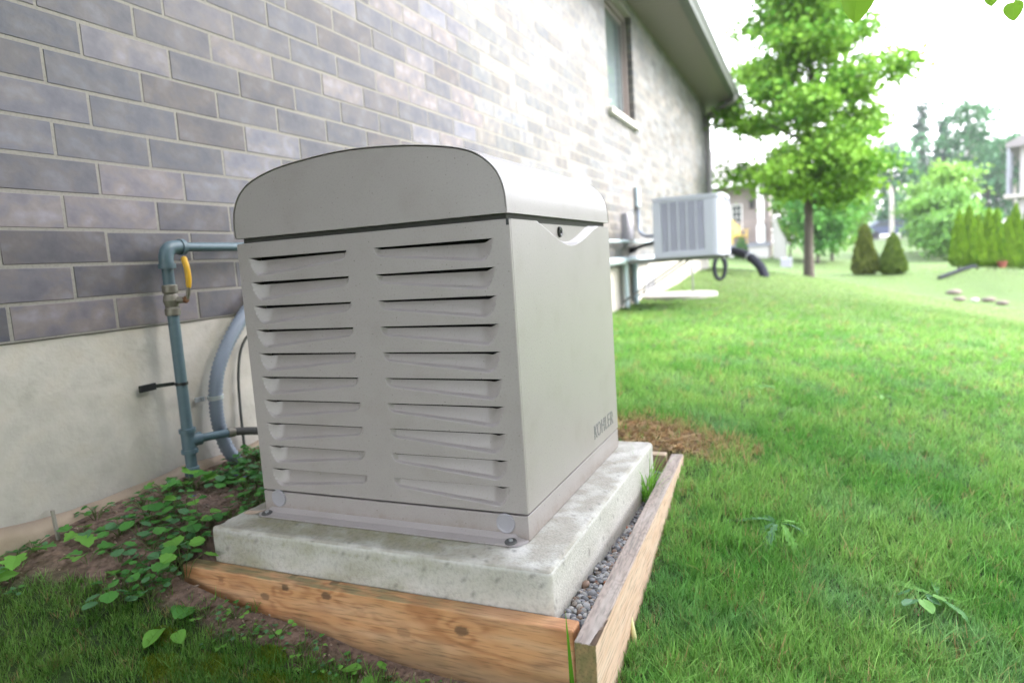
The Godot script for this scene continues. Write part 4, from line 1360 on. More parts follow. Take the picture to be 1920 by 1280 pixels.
# ------------------------------------------------------------------ lawn
func blade(mb: MB, root: Vector3, dir: float, h: float, w: float, lean: float, curl: float, col: Color) -> void:
	var f := Vector3(cos(dir), 0, sin(dir))
	var s := Vector3(-f.z, 0, f.x) * w * 0.5
	var ids := []
	var nn := (Vector3.UP * 0.5 + f * 0.6).normalized()
	var p := root
	for k in 4:
		var t := k / 3.0
		p = root + f * (lean * t + curl * t * t) + Vector3.UP * (h * (t - 0.25 * curl / maxf(h, 0.001) * t * t))
		var ww := 1.0 - pow(t, 1.6)
		var nk := (nn + Vector3.UP * t * 0.6 - f * 0.9 * (1.0 - t)).normalized()
		if k < 3:
			ids.append([mb.vert(p - s * ww, nk, col), mb.vert(p + s * ww, nk, col)])
		else:
			ids.append([mb.vert(p, nk, col)])
	for k in 2: mb.q4(ids[k][0], ids[k][1], ids[k + 1][1], ids[k + 1][0])
	mb.tri(ids[2][0], ids[2][1], ids[3][0])

func tuft_mesh(sd: int, count: int, spread: float, h0: float, h1: float, w: float, bend_by := 0.6) -> ArrayMesh:
	var r := RandomNumberGenerator.new()
	r.seed = sd
	var mb := MB.new()
	for i in count:
		var a := r.randf() * TAU
		var d := spread * sqrt(r.randf())
		var h := r.randf_range(h0, h1)
		var v := r.randf_range(0.55, 1.5)
		var col := Color(v * r.randf_range(0.85, 1.2), v, v * r.randf_range(0.7, 1.2))
		if r.randf() < 0.05: col = Color(3.0, 1.15, 2.6) * v
		elif r.randf() < 0.09: col = Color(1.9, 1.7, 2.6) * v
		blade(mb, Vector3(cos(a) * d, -0.004, sin(a) * d), r.randf() * TAU, h, w * r.randf_range(0.7, 1.3), h * r.randf_range(0.0, 0.5), h * r.randf_range(0.0, bend_by), col)
	return mb.mesh()

func lawn() -> void:
	# the ground itself, one sheet to the horizon
	var xs := ring_steps(0.3, 0.045, 1.7, 420.0)
	var zs := ring_steps(-0.6, 0.045, 1.7, 420.0)
	var g := MB.new()
	for x in xs:
		for z in zs:
			var b := bare(x, z) if absf(x) < 2.0 and absf(z) < 3.0 else 0.0
			var y := exact(x, z) + (0.006 * n1.get_noise_2d(x * 18.0, z * 18.0) if absf(x) < 3.0 and absf(z) < 4.0 else 0.0)
			if z < -70.0: y += 0.0
			if x > -0.70 and x < 0.10 and z > -0.86 and z < 0.10: y = minf(y, -0.19)
			elif x > -0.80 and x < 0.19 and z > -0.95 and z < 0.15: y = minf(y, -0.17)
			var e := 0.05
			var nn := Vector3(exact(x - e, z) - exact(x + e, z), 2.0 * e, exact(x, z - e) - exact(x, z + e)).normalized()
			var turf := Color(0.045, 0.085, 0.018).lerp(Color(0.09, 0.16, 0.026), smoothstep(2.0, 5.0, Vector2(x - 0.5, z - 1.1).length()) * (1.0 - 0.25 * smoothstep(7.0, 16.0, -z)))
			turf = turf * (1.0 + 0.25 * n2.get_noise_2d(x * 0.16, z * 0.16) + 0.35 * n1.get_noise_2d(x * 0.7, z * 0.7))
			var soil := Color(0.25, 0.165, 0.125) * (1.0 + 0.5 * n1.get_noise_2d(x * 25.0, z * 25.0))
			if z < -0.9 and b > 0.0: soil = Color(0.30, 0.19, 0.11)
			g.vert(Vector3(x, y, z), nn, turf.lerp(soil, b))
	for i in xs.size() - 1:
		for j in zs.size() - 1:
			var k: int = i * zs.size() + j
			g.q4(k, k + zs.size(), k + zs.size() + 1, k + 1)
	meta(part("ground", g, M["soil and turf"]), "lawn ground sloping from the house into a shallow swale", "ground", "", "structure")
	# blades
	var r := RandomNumberGenerator.new()
	r.seed = 101
	var tufts := [tuft_mesh(1, 9, 0.014, 0.022, 0.052, 0.0029), tuft_mesh(2, 8, 0.012, 0.03, 0.062, 0.0025), tuft_mesh(3, 10, 0.016, 0.018, 0.042, 0.0032)]
	var xf := [[], [], []]
	var cs := [[], [], []]
	var eye := Vector2(0.4925, 1.1281)
	var look := atan2(-0.9075, -0.404)
	for i in 150000:
		var d := 0.45 * exp(r.randf() * 4.15)
		var th := look + r.randf_range(-0.80, 0.80)
		var x := eye.x + cos(th) * d
		var z := eye.y + sin(th) * d
		if z < -28.0 or blocked(x, z): continue
		var b := bare(x, z) if d < 4.0 else 0.0
		if r.randf() < b * 0.985: continue
		var patch := n1.get_noise_2d(x * 1.3 + 20.0, z * 1.3)
		var fine := n1.get_noise_2d(x * 9.0, z * 9.0 + 40.0)
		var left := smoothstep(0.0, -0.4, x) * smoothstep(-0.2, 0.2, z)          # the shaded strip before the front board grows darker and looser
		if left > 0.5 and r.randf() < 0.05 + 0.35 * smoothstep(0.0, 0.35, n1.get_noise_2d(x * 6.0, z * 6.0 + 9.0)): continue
		var s := r.randf_range(0.75, 1.25) * (1.0 - 0.2 * smoothstep(5.0, 10.0, d)) * (1.0 + 0.25 * fine)
		var near_board := smoothstep(0.26, 0.18, x) * smoothstep(-1.2, -0.9, z)
		s *= 1.0 - 0.35 * near_board
		var wide := s * (1.0 + 1.3 * smoothstep(3.0, 12.0, d))
		var y := ground(x, z) - 0.002
		var bs := Basis.from_euler(Vector3(r.randf_range(-0.2, 0.2), r.randf() * TAU, r.randf_range(-0.2, 0.2))).scaled_local(Vector3(wide, s, wide))
		var k := r.randi() % 3
		xf[k].append(Transform3D(bs, Vector3(x, y, z)))
		var c := Color(0.095, 0.25, 0.042).lerp(Color(0.225, 0.385, 0.095), clampf(0.5 + 0.9 * patch + r.randf_range(-0.35, 0.35), 0.0, 1.0))
		c = c.lerp(Color(0.05, 0.19, 0.035), clampf(-fine, 0.0, 0.6))
		c = c.lerp(Color(0.14, 0.28, 0.13), clampf(0.7 * n2.get_noise_2d(x * 2.5, z * 2.5), 0.0, 0.5))
		var scorch := smoothstep(0.30, 0.0, Vector2((x - 0.05) / 0.75, (z + 1.08) / 0.45).length() - 0.22) 
		if r.randf() < scorch * 0.75 + 0.035: c = Color(0.34, 0.24, 0.12).lerp(Color(0.26, 0.25, 0.09), r.randf())
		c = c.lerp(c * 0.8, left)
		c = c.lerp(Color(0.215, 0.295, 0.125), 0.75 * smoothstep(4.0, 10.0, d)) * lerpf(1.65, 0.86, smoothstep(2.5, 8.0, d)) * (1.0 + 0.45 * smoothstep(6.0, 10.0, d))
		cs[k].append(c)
	for k in 3:
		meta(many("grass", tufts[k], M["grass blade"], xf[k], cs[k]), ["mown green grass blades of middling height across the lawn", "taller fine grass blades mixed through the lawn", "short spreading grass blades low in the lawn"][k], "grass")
	# dry clippings behind the slab
	var straw := tuft_mesh(9, 8, 0.02, 0.02, 0.05, 0.0026, 2.2)
	var sx := []
	var sc := []
	for i in 620:
		var x := 0.0 + r.randfn(0.0, 0.11)
		var z := -1.06 + r.randfn(0.0, 0.07)
		if blocked(x, z) or z > -0.93 and x < 0.2: continue
		if Vector2((x - 0.0) / 0.23, (z + 1.05) / 0.14).length() > 1.2: continue
		sx.append(Transform3D(Basis.from_euler(Vector3(r.randf_range(-1.1, 1.1), r.randf() * TAU, r.randf_range(-1.1, 1.1))).scaled(Vector3(1.0, 0.35, 1.0)), Vector3(x, ground(x, z) + r.randf() * 0.008, z)))
		sc.append(Color(0.40, 0.23, 0.11).lerp(Color(0.62, 0.48, 0.30), r.randf()) * r.randf_range(0.6, 1.15))
	meta(many("dry_grass", straw, M["thatch"], sx, sc), "brown dry grass clippings heaped behind the slab", "dry grass")
	# cushions of moss in the bare strip
	var mossm := tuft_mesh(12, 14, 0.012, 0.004, 0.010, 0.0022, 0.9)
	var mx := []
	var mc := []
	for q in [[-0.60, 0.345, 0.05], [-0.52, 0.30, 0.045], [-0.40, 0.285, 0.05], [-0.33, 0.245, 0.035], [-0.45, 0.235, 0.03], [-0.66, 0.29, 0.03]]:
		for i in 260:
			var a := r.randf() * TAU
			var d: float = q[2] * sqrt(r.randf())
			var x: float = q[0] + cos(a) * d
			var z: float = q[1] + sin(a) * d * 0.6
			mx.append(Transform3D(Basis(Vector3.UP, r.randf() * TAU), Vector3(x, ground(x, z) + 0.010 * (1.0 - d / q[2]), z)))
			mc.append(Color(0.20, 0.30, 0.03).lerp(Color(0.30, 0.40, 0.05), r.randf()))
	meta(many("moss", mossm, M["grass blade"], mx, mc), "yellow-green moss cushions on the bare soil before the front board", "moss")
	# crumbs of soil, bark and dead stalks
	var crumb := MB.new()
	box(crumb, Vector3.ZERO, Vector3(1.0, 0.6, 0.8), 0.2)
	var kx := []
	var kc := []
	for i in 2600:
		var x := r.randf_range(-1.1, 0.05)
		var z := r.randf_range(-0.75, 0.42)
		if blocked(x, z) or bare(x, z) < 0.4: continue
		var s := r.randf_range(0.002, 0.0065)
		kx.append(Transform3D(Basis.from_euler(Vector3(r.randf() * TAU, r.randf() * TAU, r.randf() * TAU)).scaled_local(Vector3(s * r.randf_range(0.8, 2.2), s, s)), Vector3(x, ground(x, z) + s * 0.2, z)))
		kc.append(Color(0.20, 0.13, 0.10).lerp(Color(0.36, 0.27, 0.20), r.randf()) * r.randf_range(0.6, 1.2))
	meta(many("soil_crumbs", crumb.mesh(), M["pebble"], kx, kc), "crumbs of brown soil strewn over the bare bed by the wall", "soil")

# ------------------------------------------------------------------ weeds
func leaf_mesh(kind: String, sd: int) -> ArrayMesh:      # a leaf of unit length from its stalk along +z, facing up
	var r := RandomNumberGenerator.new()
	r.seed = sd
	var mb := MB.new()
	var rim := []
	if kind == "round":
		for i in 19:
			var a := lerpf(0.28, TAU - 0.28, i / 18.0)
			var q := 0.5 * (1.0 + (0.07 if i % 2 == 0 else -0.08) - 0.12 * pow(absf(cos(a * 0.5)), 6.0))
			rim.append(Vector2(sin(a) * q * 1.12, 0.46 - cos(a) * q))
	elif kind == "lobed":
		for q in [[0.06, 0.02], [0.30, -0.04], [0.50, 0.10], [0.40, 0.24], [0.60, 0.40], [0.52, 0.58], [0.34, 0.60], [0.30, 0.78], [0.13, 0.90], [0.0, 1.05]]: rim.append(Vector2(q[0], q[1]))
		for i in range(8, -1, -1): rim.append(Vector2(-rim[i].x, rim[i].y))
	elif kind == "maple":
		for q in [[0.04, 0.0], [0.22, -0.02], [0.30, 0.10], [0.52, 0.16], [0.40, 0.30], [0.60, 0.50], [0.34, 0.52], [0.24, 0.50], [0.18, 0.74], [0.0, 1.0]]: rim.append(Vector2(q[0], q[1]))
		for i in range(8, -1, -1): rim.append(Vector2(-rim[i].x, rim[i].y))
	elif kind == "oval":
		for i in 10:
			var t := i / 9.0
			rim.append(Vector2(0.36 * pow(sin(PI * pow(t, 0.8)), 0.8) + 0.004, t))
		for i in range(8, 0, -1): rim.append(Vector2(-rim[i].x, rim[i].y))
	else:      # a long toothed dandelion leaf
		for i in 15:
			var t := i / 14.0
			var wd := 0.16 * pow(t, 0.7) * (1.0 - pow(t, 6.0)) + 0.01
			rim.append(Vector2(wd * (1.0 if i % 2 == 0 else 0.55), t))
		for i in range(13, -1, -1): rim.append(Vector2(-rim[i].x, rim[i].y))
	var lift := func(p: Vector2) -> float:
		var k := 0.10 * p.x * p.x / 0.25 + 0.03 * sin(p.y * 7.0 + sd)
		if kind == "toothed": k += 0.35 * p.y - 0.5 * p.y * p.y
		if kind == "oval" or kind == "maple": k -= 0.18 * p.y * p.y
		return k
	var ids := []
	var seam := []
	for p in rim:
		var e := 0.02
		var nn := Vector3(lift.call(p - Vector2(e, 0)) - lift.call(p + Vector2(e, 0)), 2.0 * e, lift.call(p - Vector2(0, e)) - lift.call(p + Vector2(0, e))).normalized()
		ids.append(mb.vert(Vector3(p.x, lift.call(p), p.y), nn, Color.WHITE))
		var sp := Vector2(0.0, clampf(p.y, 0.02, 0.98))
		seam.append(mb.vert(Vector3(0, lift.call(sp) - 0.02, sp.y), Vector3(-0.25 if p.x > 0.0 else 0.25, 1, 0).normalized(), Color(1.18, 1.12, 1.1)))
	for i in ids.size() - 1:
		mb.q4(ids[i], ids[i + 1], seam[i + 1], seam[i])
	return mb.mesh()

func tint_mat(called: String, c: Color) -> StandardMaterial3D:
	var l: StandardMaterial3D = M["leaf"].duplicate()
	l.albedo_color = c.linear_to_srgb()
	l.metallic_specular = 0.24
	M[called] = l
	return l

func plant(kind: String, sd: int, count: int, size: float, height: float, reach: float, greens: Array) -> Node3D:   # stalks with one leaf each
	var r := RandomNumberGenerator.new()
	r.seed = sd
	var o := Node3D.new()
	var mesh := leaf_mesh(kind, sd)
	var st := MB.new()
	for i in count:
		var a := TAU * (i + r.randf_range(-0.3, 0.3)) / count * 1.618
		var d := reach * sqrt((i + 0.4) / count)
		var h := height * r.randf_range(0.45, 1.0)
		var tip := Vector3(cos(a) * d, h, sin(a) * d)
		if kind == "toothed": tip = Vector3(cos(a), 0.0, sin(a)) * 0.008 + Vector3.UP * 0.004
		else: tube(st, smooth_path([Vector3(cos(a), 0, sin(a)) * d * 0.15 - Vector3(0, 0.004, 0), Vector3(cos(a) * d * 0.5, h * 0.65, sin(a) * d * 0.5), tip], 3), 0.0009, 5, true)
		var s := size * r.randf_range(0.65, 1.15)
		var leaf := MeshInstance3D.new()
		leaf.name = "leaf" if i == 0 else "leaf_%03d" % i
		leaf.mesh = mesh
		leaf.set_surface_override_material(0, greens[r.randi() % greens.size()])
		leaf.transform = Transform3D(Basis.from_euler(Vector3(r.randf_range(-0.15, 0.45), PI * 0.5 - a + r.randf_range(-0.4, 0.4), r.randf_range(-0.3, 0.3))).scaled_local(Vector3.ONE * s), tip)
		o.add_child(leaf, true)
	if st.v.size():
		var sm := MeshInstance3D.new()
		sm.name = "stem"
		sm.mesh = st.mesh()
		sm.set_surface_override_material(0, M["stem green"])
		o.add_child(sm, true)
	return o

func set_plant(o: Node3D, called: String, label: String, x: float, z: float, turn: float, s: float, group := "", lift := 0.0) -> void:
	var c: Node3D = o.duplicate()
	c.name = numbered(called)
	add_child(c)
	c.position = Vector3(x, ground(x, z) + lift, z)
	c.rotation.y = turn
	c.scale = Vector3.ONE * s
	meta(c, label, "weed", group)

func weeds() -> void:
	var g1 := tint_mat("weed green", Color(0.09, 0.26, 0.055))
	var g2 := tint_mat("weed light green", Color(0.16, 0.37, 0.065))
	var g3 := tint_mat("weed dark green", Color(0.055, 0.18, 0.04))
	var g4 := tint_mat("weed blue green", Color(0.10, 0.23, 0.10))
	tint_mat("stem green", Color(0.12, 0.17, 0.06))
	var ivy := [plant("round", 31, 9, 0.022, 0.030, 0.036, [g1, g1, g3, g2]), plant("round", 32, 11, 0.018, 0.036, 0.042, [g1, g3, g3, g4]), plant("round", 33, 7, 0.027, 0.042, 0.034, [g1, g2, g4])]
	var lob := [plant("lobed", 41, 6, 0.045, 0.035, 0.040, [g1, g4, g2]), plant("lobed", 42, 5, 0.055, 0.045, 0.045, [g1, g2])]
	var dand := [plant("toothed", 51, 9, 0.105, 0.01, 0.01, [g2, g2, g4]), plant("toothed", 52, 7, 0.09, 0.01, 0.01, [g2, g1])]
	var clov := plant("round", 61, 12, 0.011, 0.018, 0.035, [g2, g1, g4])
	var r := RandomNumberGenerator.new()
	r.seed = 19
	# a dense bed between the wall and the slab
	var n := 0
	for i in 900:
		if n >= 90: break
		var x := r.randf_range(-1.06, -0.755)
		var z := r.randf_range(-0.72, 0.17)
		var dense := 1.0 if z < -0.06 else 0.40
		if x < -0.97 and z > -0.15: dense = 0.22
		if r.randf() > dense: continue
		set_plant(ivy[r.randi() % 3], "ground_ivy", "low round-leaved weed in the green bed between the foundation and the slab", x, z, r.randf() * TAU, r.randf_range(0.75, 1.25), "round-leaved weeds between wall and slab")
		n += 1
	# trailing forward round the slab's left corner and over the board's end
	for q in [[-0.80, 0.13], [-0.84, 0.19], [-0.79, 0.20], [-0.87, 0.14], [-0.83, 0.25], [-0.76, 0.24], [-0.80, 0.29], [-0.90, 0.20], [-0.81, 0.07], [-0.93, 0.12], [-0.85, 0.02], [-0.92, 0.04], [-0.78, 0.16], [-0.82, 0.22], [-0.76, 0.20], [-0.88, 0.10], [-0.80, 0.10]]:
		set_plant(ivy[r.randi() % 3], "ground_ivy", "round-leaved weed crowding the left end of the front board", q[0], q[1], r.randf() * TAU, r.randf_range(0.8, 1.15), "round-leaved weeds at the front board's left end")
	var tall := plant("round", 71, 5, 0.042, 0.085, 0.055, [g2, g2, g1])
	set_plant(tall, "tall_weed", "taller weed with bright round leaves leaning over the slab's left corner", -0.755, 0.155, 0.4, 1.0)
	# broad-leaved weeds along the wall's foot
	var w := [["broad-leaved weed left of the wooden stake at the wall's foot", -1.075, 0.30, 1.1], ["broad-leaved weed at the wall's foot by the picture's left edge", -1.06, 0.40, 1.0], ["small lobed weed right of the wooden stake", -1.03, 0.185, 0.85], ["lobed weed in the middle of the bare bed", -0.95, 0.235, 0.7], ["lobed weed climbing against the wall behind the gas pipe's foot", -1.07, -0.06, 0.9], ["lobed weed right at the gas pipe's end cap", -1.02, -0.10, 0.95]]
	for i in w.size():
		set_plant(lob[i % 2], "lobed_weed", w[i][0], w[i][1], w[i][2], r.randf() * TAU, w[i][3])
	for q in [[-1.08, 0.35], [-1.04, 0.43], [-1.09, 0.26], [-1.0, 0.38], [-1.08, 0.12], [-1.05, 0.02], [-0.98, 0.10], [-1.0, -0.02]]:
		set_plant(ivy[1], "ground_ivy", "low round-leaved weed hugging the foot of the foundation wall at the left", q[0], q[1], r.randf() * TAU, r.randf_range(0.7, 1.1), "round-leaved weeds along the wall's foot")
	set_plant(plant("oval", 81, 4, 0.055, 0.02, 0.03, [g1, g2]), "plantain", "pale broad plantain leaves in the grass below the board's left end", -0.66, 0.275, 1.2, 1.0)
	set_plant(plant("oval", 82, 3, 0.04, 0.02, 0.025, [g2]), "plantain", "single bright leafy weed against the middle of the front board", -0.255, 0.185, 0.3, 1.0)
	for q in [[-0.58, 0.19], [-0.52, 0.205], [-0.47, 0.19], [-0.63, 0.215], [-0.40, 0.20], [-0.36, 0.225], [-0.30, 0.20], [-0.22, 0.20], [-0.55, 0.26], [-0.18, 0.215], [-0.13, 0.19]]:
		set_plant(clov, "clover", "tiny clover patch on the bare soil along the front board", q[0], q[1], r.randf() * TAU, r.randf_range(0.7, 1.2), "clover patches along the front board")
	# rosettes out in the lawn
	set_plant(dand[0], "dandelion", "dandelion rosette in the lawn a little right of the side board", 0.42, -0.61, 0.3, 1.2, "", 0.02)
	set_plant(dand[1], "dandelion", "dandelion rosette nearest the picture's lower right corner", 0.735, -0.44, 1.9, 0.95, "", 0.019)
	set_plant(plant("oval", 83, 5, 0.05, 0.03, 0.03, [g4, g2]), "plantain", "broad plantain beside the lower right dandelion", 0.70, -0.40, 0.0, 0.9, "", 0.02)
	for q in [[0.27, -1.9, "bright weed in the lawn just past the generator's far corner"], [0.02, -1.75, "bright weed showing beside the generator's side panel"], [0.78, -2.1, "bright weed in mid lawn"]]:
		set_plant(dand[1], "dandelion", q[2], q[0], q[1], r.randf() * TAU, 0.9, "", 0.02)
	# violets
	var vio := Node3D.new()
	var pm: StandardMaterial3D = M["petal"].duplicate()
	pm.albedo_color = rgb(0.25, 0.19, 0.50)
	for k in 5:
		var pet := MeshInstance3D.new()
		pet.name = "petal" if k == 0 else "petal_%03d" % k
		pet.mesh = leaf_mesh("oval", 3)
		pet.set_surface_override_material(0, pm)
		pet.transform = Transform3D(Basis.from_euler(Vector3(-0.5, TAU * k / 5.0, 0.0)).scaled_local(Vector3.ONE * 0.0085), Vector3(0, 0.05, 0))
		vio.add_child(pet, true)
	var vs := MB.new()
	tube(vs, [Vector3(0, 0, 0), Vector3(0, 0.05, 0)], 0.0008, 5)
	var vsm := MeshInstance3D.new()
	vsm.name = "stem"
	vsm.mesh = vs.mesh()
	vsm.set_surface_override_material(0, M["stem green"])
	vio.add_child(vsm)
	for q in [[-0.86, -0.115, "violet flower left of the two by the conduit's foot"], [-0.835, -0.125, "violet flower right of the two by the conduit's foot"], [-0.86, 0.02, "lone violet flower among weeds left of the slab"], [-0.80, -0.19, "violet flower beside the generator's lower left edge"]]:
		var c: Node3D = vio.duplicate()
		c.name = numbered("violet")
		add_child(c)
		c.position = Vector3(q[0], ground(q[0], q[1]) + 0.022, q[1])
		c.rotation = Vector3(0.3, q[0] * 9.0, 0.25)
		meta(c, q[2], "flower", "violets left of the slab")
	# grass growing out of the gravel, and one tall blade by the boards' corner
	var gt := MB.new()
	for i in 44:
		var a := r.randf() * TAU
		var h := r.randf_range(0.07, 0.15)
		blade(gt, Vector3(r.randf_range(-0.012, 0.012), 0, r.randf_range(-0.03, 0.03)), a, h, 0.0042, h * 0.25, h * r.randf_range(0.1, 0.6), Color(0.17, 0.38, 0.05) * r.randf_range(0.8, 1.3))
	blade(gt, Vector3(0, 0, 0.05), 2.8, 0.15, 0.002, 0.03, 0.02, Color(0.14, 0.2, 0.05))
	blade(gt, Vector3(0, 0, 0.06), 0.4, 0.10, 0.002, 0.05, 0.06, Color(0.14, 0.2, 0.05))
	meta(part("grass_tuft", gt, M["grass blade"], null, Vector3(0.094, -0.12, -0.60)), "bright grass tuft sprouting from the gravel beside the slab", "grass")
	var tb := MB.new()
	blade(tb, Vector3(0, 0, 0), 1.9, 0.178, 0.0115, 0.004, 0.004, Color(0.13, 0.36, 0.03))
	meta(part("tall_grass_blade", tb, M["grass blade"], null, Vector3(0.1335, -0.2, 0.168)), "single tall bright grass blade standing at the boards' near corner", "grass")

# ------------------------------------------------------------------ trees
func simple_leaf(fold := 0.15) -> ArrayMesh:        # a four-sided leaf of unit length, folded along its rib
	var mb := MB.new()
	for s in [-1.0, 1.0]:
		var nn := Vector3(-s * 0.35, 1, 0).normalized()
		var a := mb.vert(Vector3(0, 0, 0), nn)
		var b := mb.vert(Vector3(s * 0.36, fold, 0.35), nn)
		var c := mb.vert(Vector3(s * 0.24, fold * 0.6 - 0.03, 0.75), nn)
		var d := mb.vert(Vector3(0, -0.10, 1.05), nn)
		mb.q4(a, b, c, d)
	return mb.mesh()

func limb_path(a: Vector3, dir: Vector3, len: float, rise: float, r: RandomNumberGenerator) -> Array:
	var pts := [a]
	var d := dir
	for i in 5:
		d = (d + Vector3(r.randf_range(-0.2, 0.2), rise + r.randf_range(-0.12, 0.12), r.randf_range(-0.2, 0.2))).normalized()
		pts.append(pts[-1] + d * len / 5.0)
	return pts

func leafy_tree(called: String, label: String, category: String, at: Vector3, o: Dictionary, group := "") -> Node3D:
	# o: height, trunk (radius), lean, clear (height of the first limb), limbs, reach (Callable height fraction -> metres), leaves, leaf (size), c0, c1 (colours), spread, droop, sd, mesh
	var r := RandomNumberGenerator.new()
	r.seed = o.sd
	var t := thing(called, label, category, at, group)
	var H: float = o.height
	var lean: Vector3 = o.get("lean", Vector3.ZERO)
	var tp := []
	var tr := []
	for i in 13:
		var f := i / 12.0
		tp.append(Vector3(0, -0.15, 0) + Vector3.UP * (H * 0.97 + 0.15) * f + lean * f * f + Vector3(n1.get_noise_2d(f * 3.0, o.sd), 0, n1.get_noise_2d(f * 3.0, o.sd + 9.0)) * 0.05 * H * f)
		tr.append(float(o.trunk) * (1.0 - 0.9 * f) * (1.25 if i == 0 else 1.0) + 0.004)
	var tm := MB.new()
	tube(tm, tp, tr, 12)
	var limbs := []
	var lm := MB.new()
	var reach: Callable = o.reach
	for i in int(o.limbs):
		var f := (i + r.randf()) / float(o.limbs)
		var y := lerpf(float(o.clear), H * 0.96, f)
		var k := clampf((y + 0.15) / (H * 0.97 + 0.15), 0.0, 1.0) * 12.0
		var base: Vector3 = tp[int(minf(k, 11.0))].lerp(tp[int(minf(k, 11.0)) + 1], k - minf(floorf(k), 11.0))
		var az := i * 2.39996 + r.randf_range(-0.4, 0.4)
		var len: float = reach.call(f) * r.randf_range(0.75, 1.1)
		var p := limb_path(base, Vector3(cos(az), o.get("tilt", 0.45), sin(az)).normalized(), len, o.get("rise", 0.05), r)
		limbs.append(p)
		var r0 := maxf(0.006, float(o.trunk) * 0.42 * (1.0 - 0.7 * f))
		tube(lm, p, [r0, r0 * 0.8, r0 * 0.62, r0 * 0.45, r0 * 0.3, r0 * 0.12], 7)
	part("trunk", tm, o.get("bark", M["bark"]), t)
	part("limbs", lm, o.get("bark", M["bark"]), t)
	var xf := []
	var cs := []
	var per := int(float(o.leaves) / limbs.size())
	for p in limbs:
		# sprays: each limb carries clumps of leaves with gaps between
		var clumps := []
		var ll: float = (p[-1] - p[0]).length()
		for k in o.get("clumps", 5):
			var f := pow(r.randf(), 0.65)
			var idx := minf(f * 5.0, 4.99)
			var q: Vector3 = p[int(idx)].lerp(p[int(idx) + 1], idx - floorf(idx))
			var sp: float = o.spread * r.randf_range(0.6, 1.25)
			clumps.append([q + Vector3(r.randf_range(-1, 1), r.randf_range(-0.3, 0.5), r.randf_range(-1, 1)) * sp * 0.6, sp, r.randf()])
		for i in per:
			var c: Array = clumps[r.randi() % clumps.size()]
			var d := Vector3(r.randfn(), r.randfn() * 0.55, r.randfn()) * float(c[1]) * 0.5
			var at2: Vector3 = c[0] + d
			var s: float = o.leaf * r.randf_range(0.65, 1.2)
			var bs := Basis.from_euler(Vector3(r.randf_range(0.0, 0.9) + o.get("droop", 0.2), r.randf() * TAU, r.randf_range(-0.6, 0.6))).scaled_local(Vector3.ONE * s)
			xf.append(Transform3D(bs, at2))
			var col: Color = o.c0.lerp(o.c1, clampf(0.65 * float(c[2]) + 0.5 * r.randf() - 0.08, 0.0, 1.0))
			cs.append(col * r.randf_range(0.85, 1.15))
	many("crown", o.mesh, M["leaf"], xf, cs, t)
	return t

func maple() -> void:
	var mesh := leaf_mesh("maple", 2)
	var gy := ground(0.53, -12.0)
	var reach := func(f: float) -> float: return lerpf(1.75, 0.70, pow(f, 0.8)) * (0.72 + 0.32 * smoothstep(0.0, 0.12, f))
	leafy_tree("maple_tree", "young bright green maple tree with bare lower trunk in the middle of the lawn", "tree", Vector3(0.53, gy, -12.0), {"height": 7.4, "trunk": 0.080, "lean": Vector3(-0.15, 0, -0.1), "clear": 1.20, "limbs": 50, "reach": reach, "leaves": 38000, "leaf": 0.092, "c0": Color(0.065, 0.19, 0.02), "c1": Color(0.26, 0.45, 0.06), "spread": 0.40, "tilt": 0.42, "rise": -0.045, "droop": 0.35, "clumps": 6, "sd": 205, "mesh": mesh})

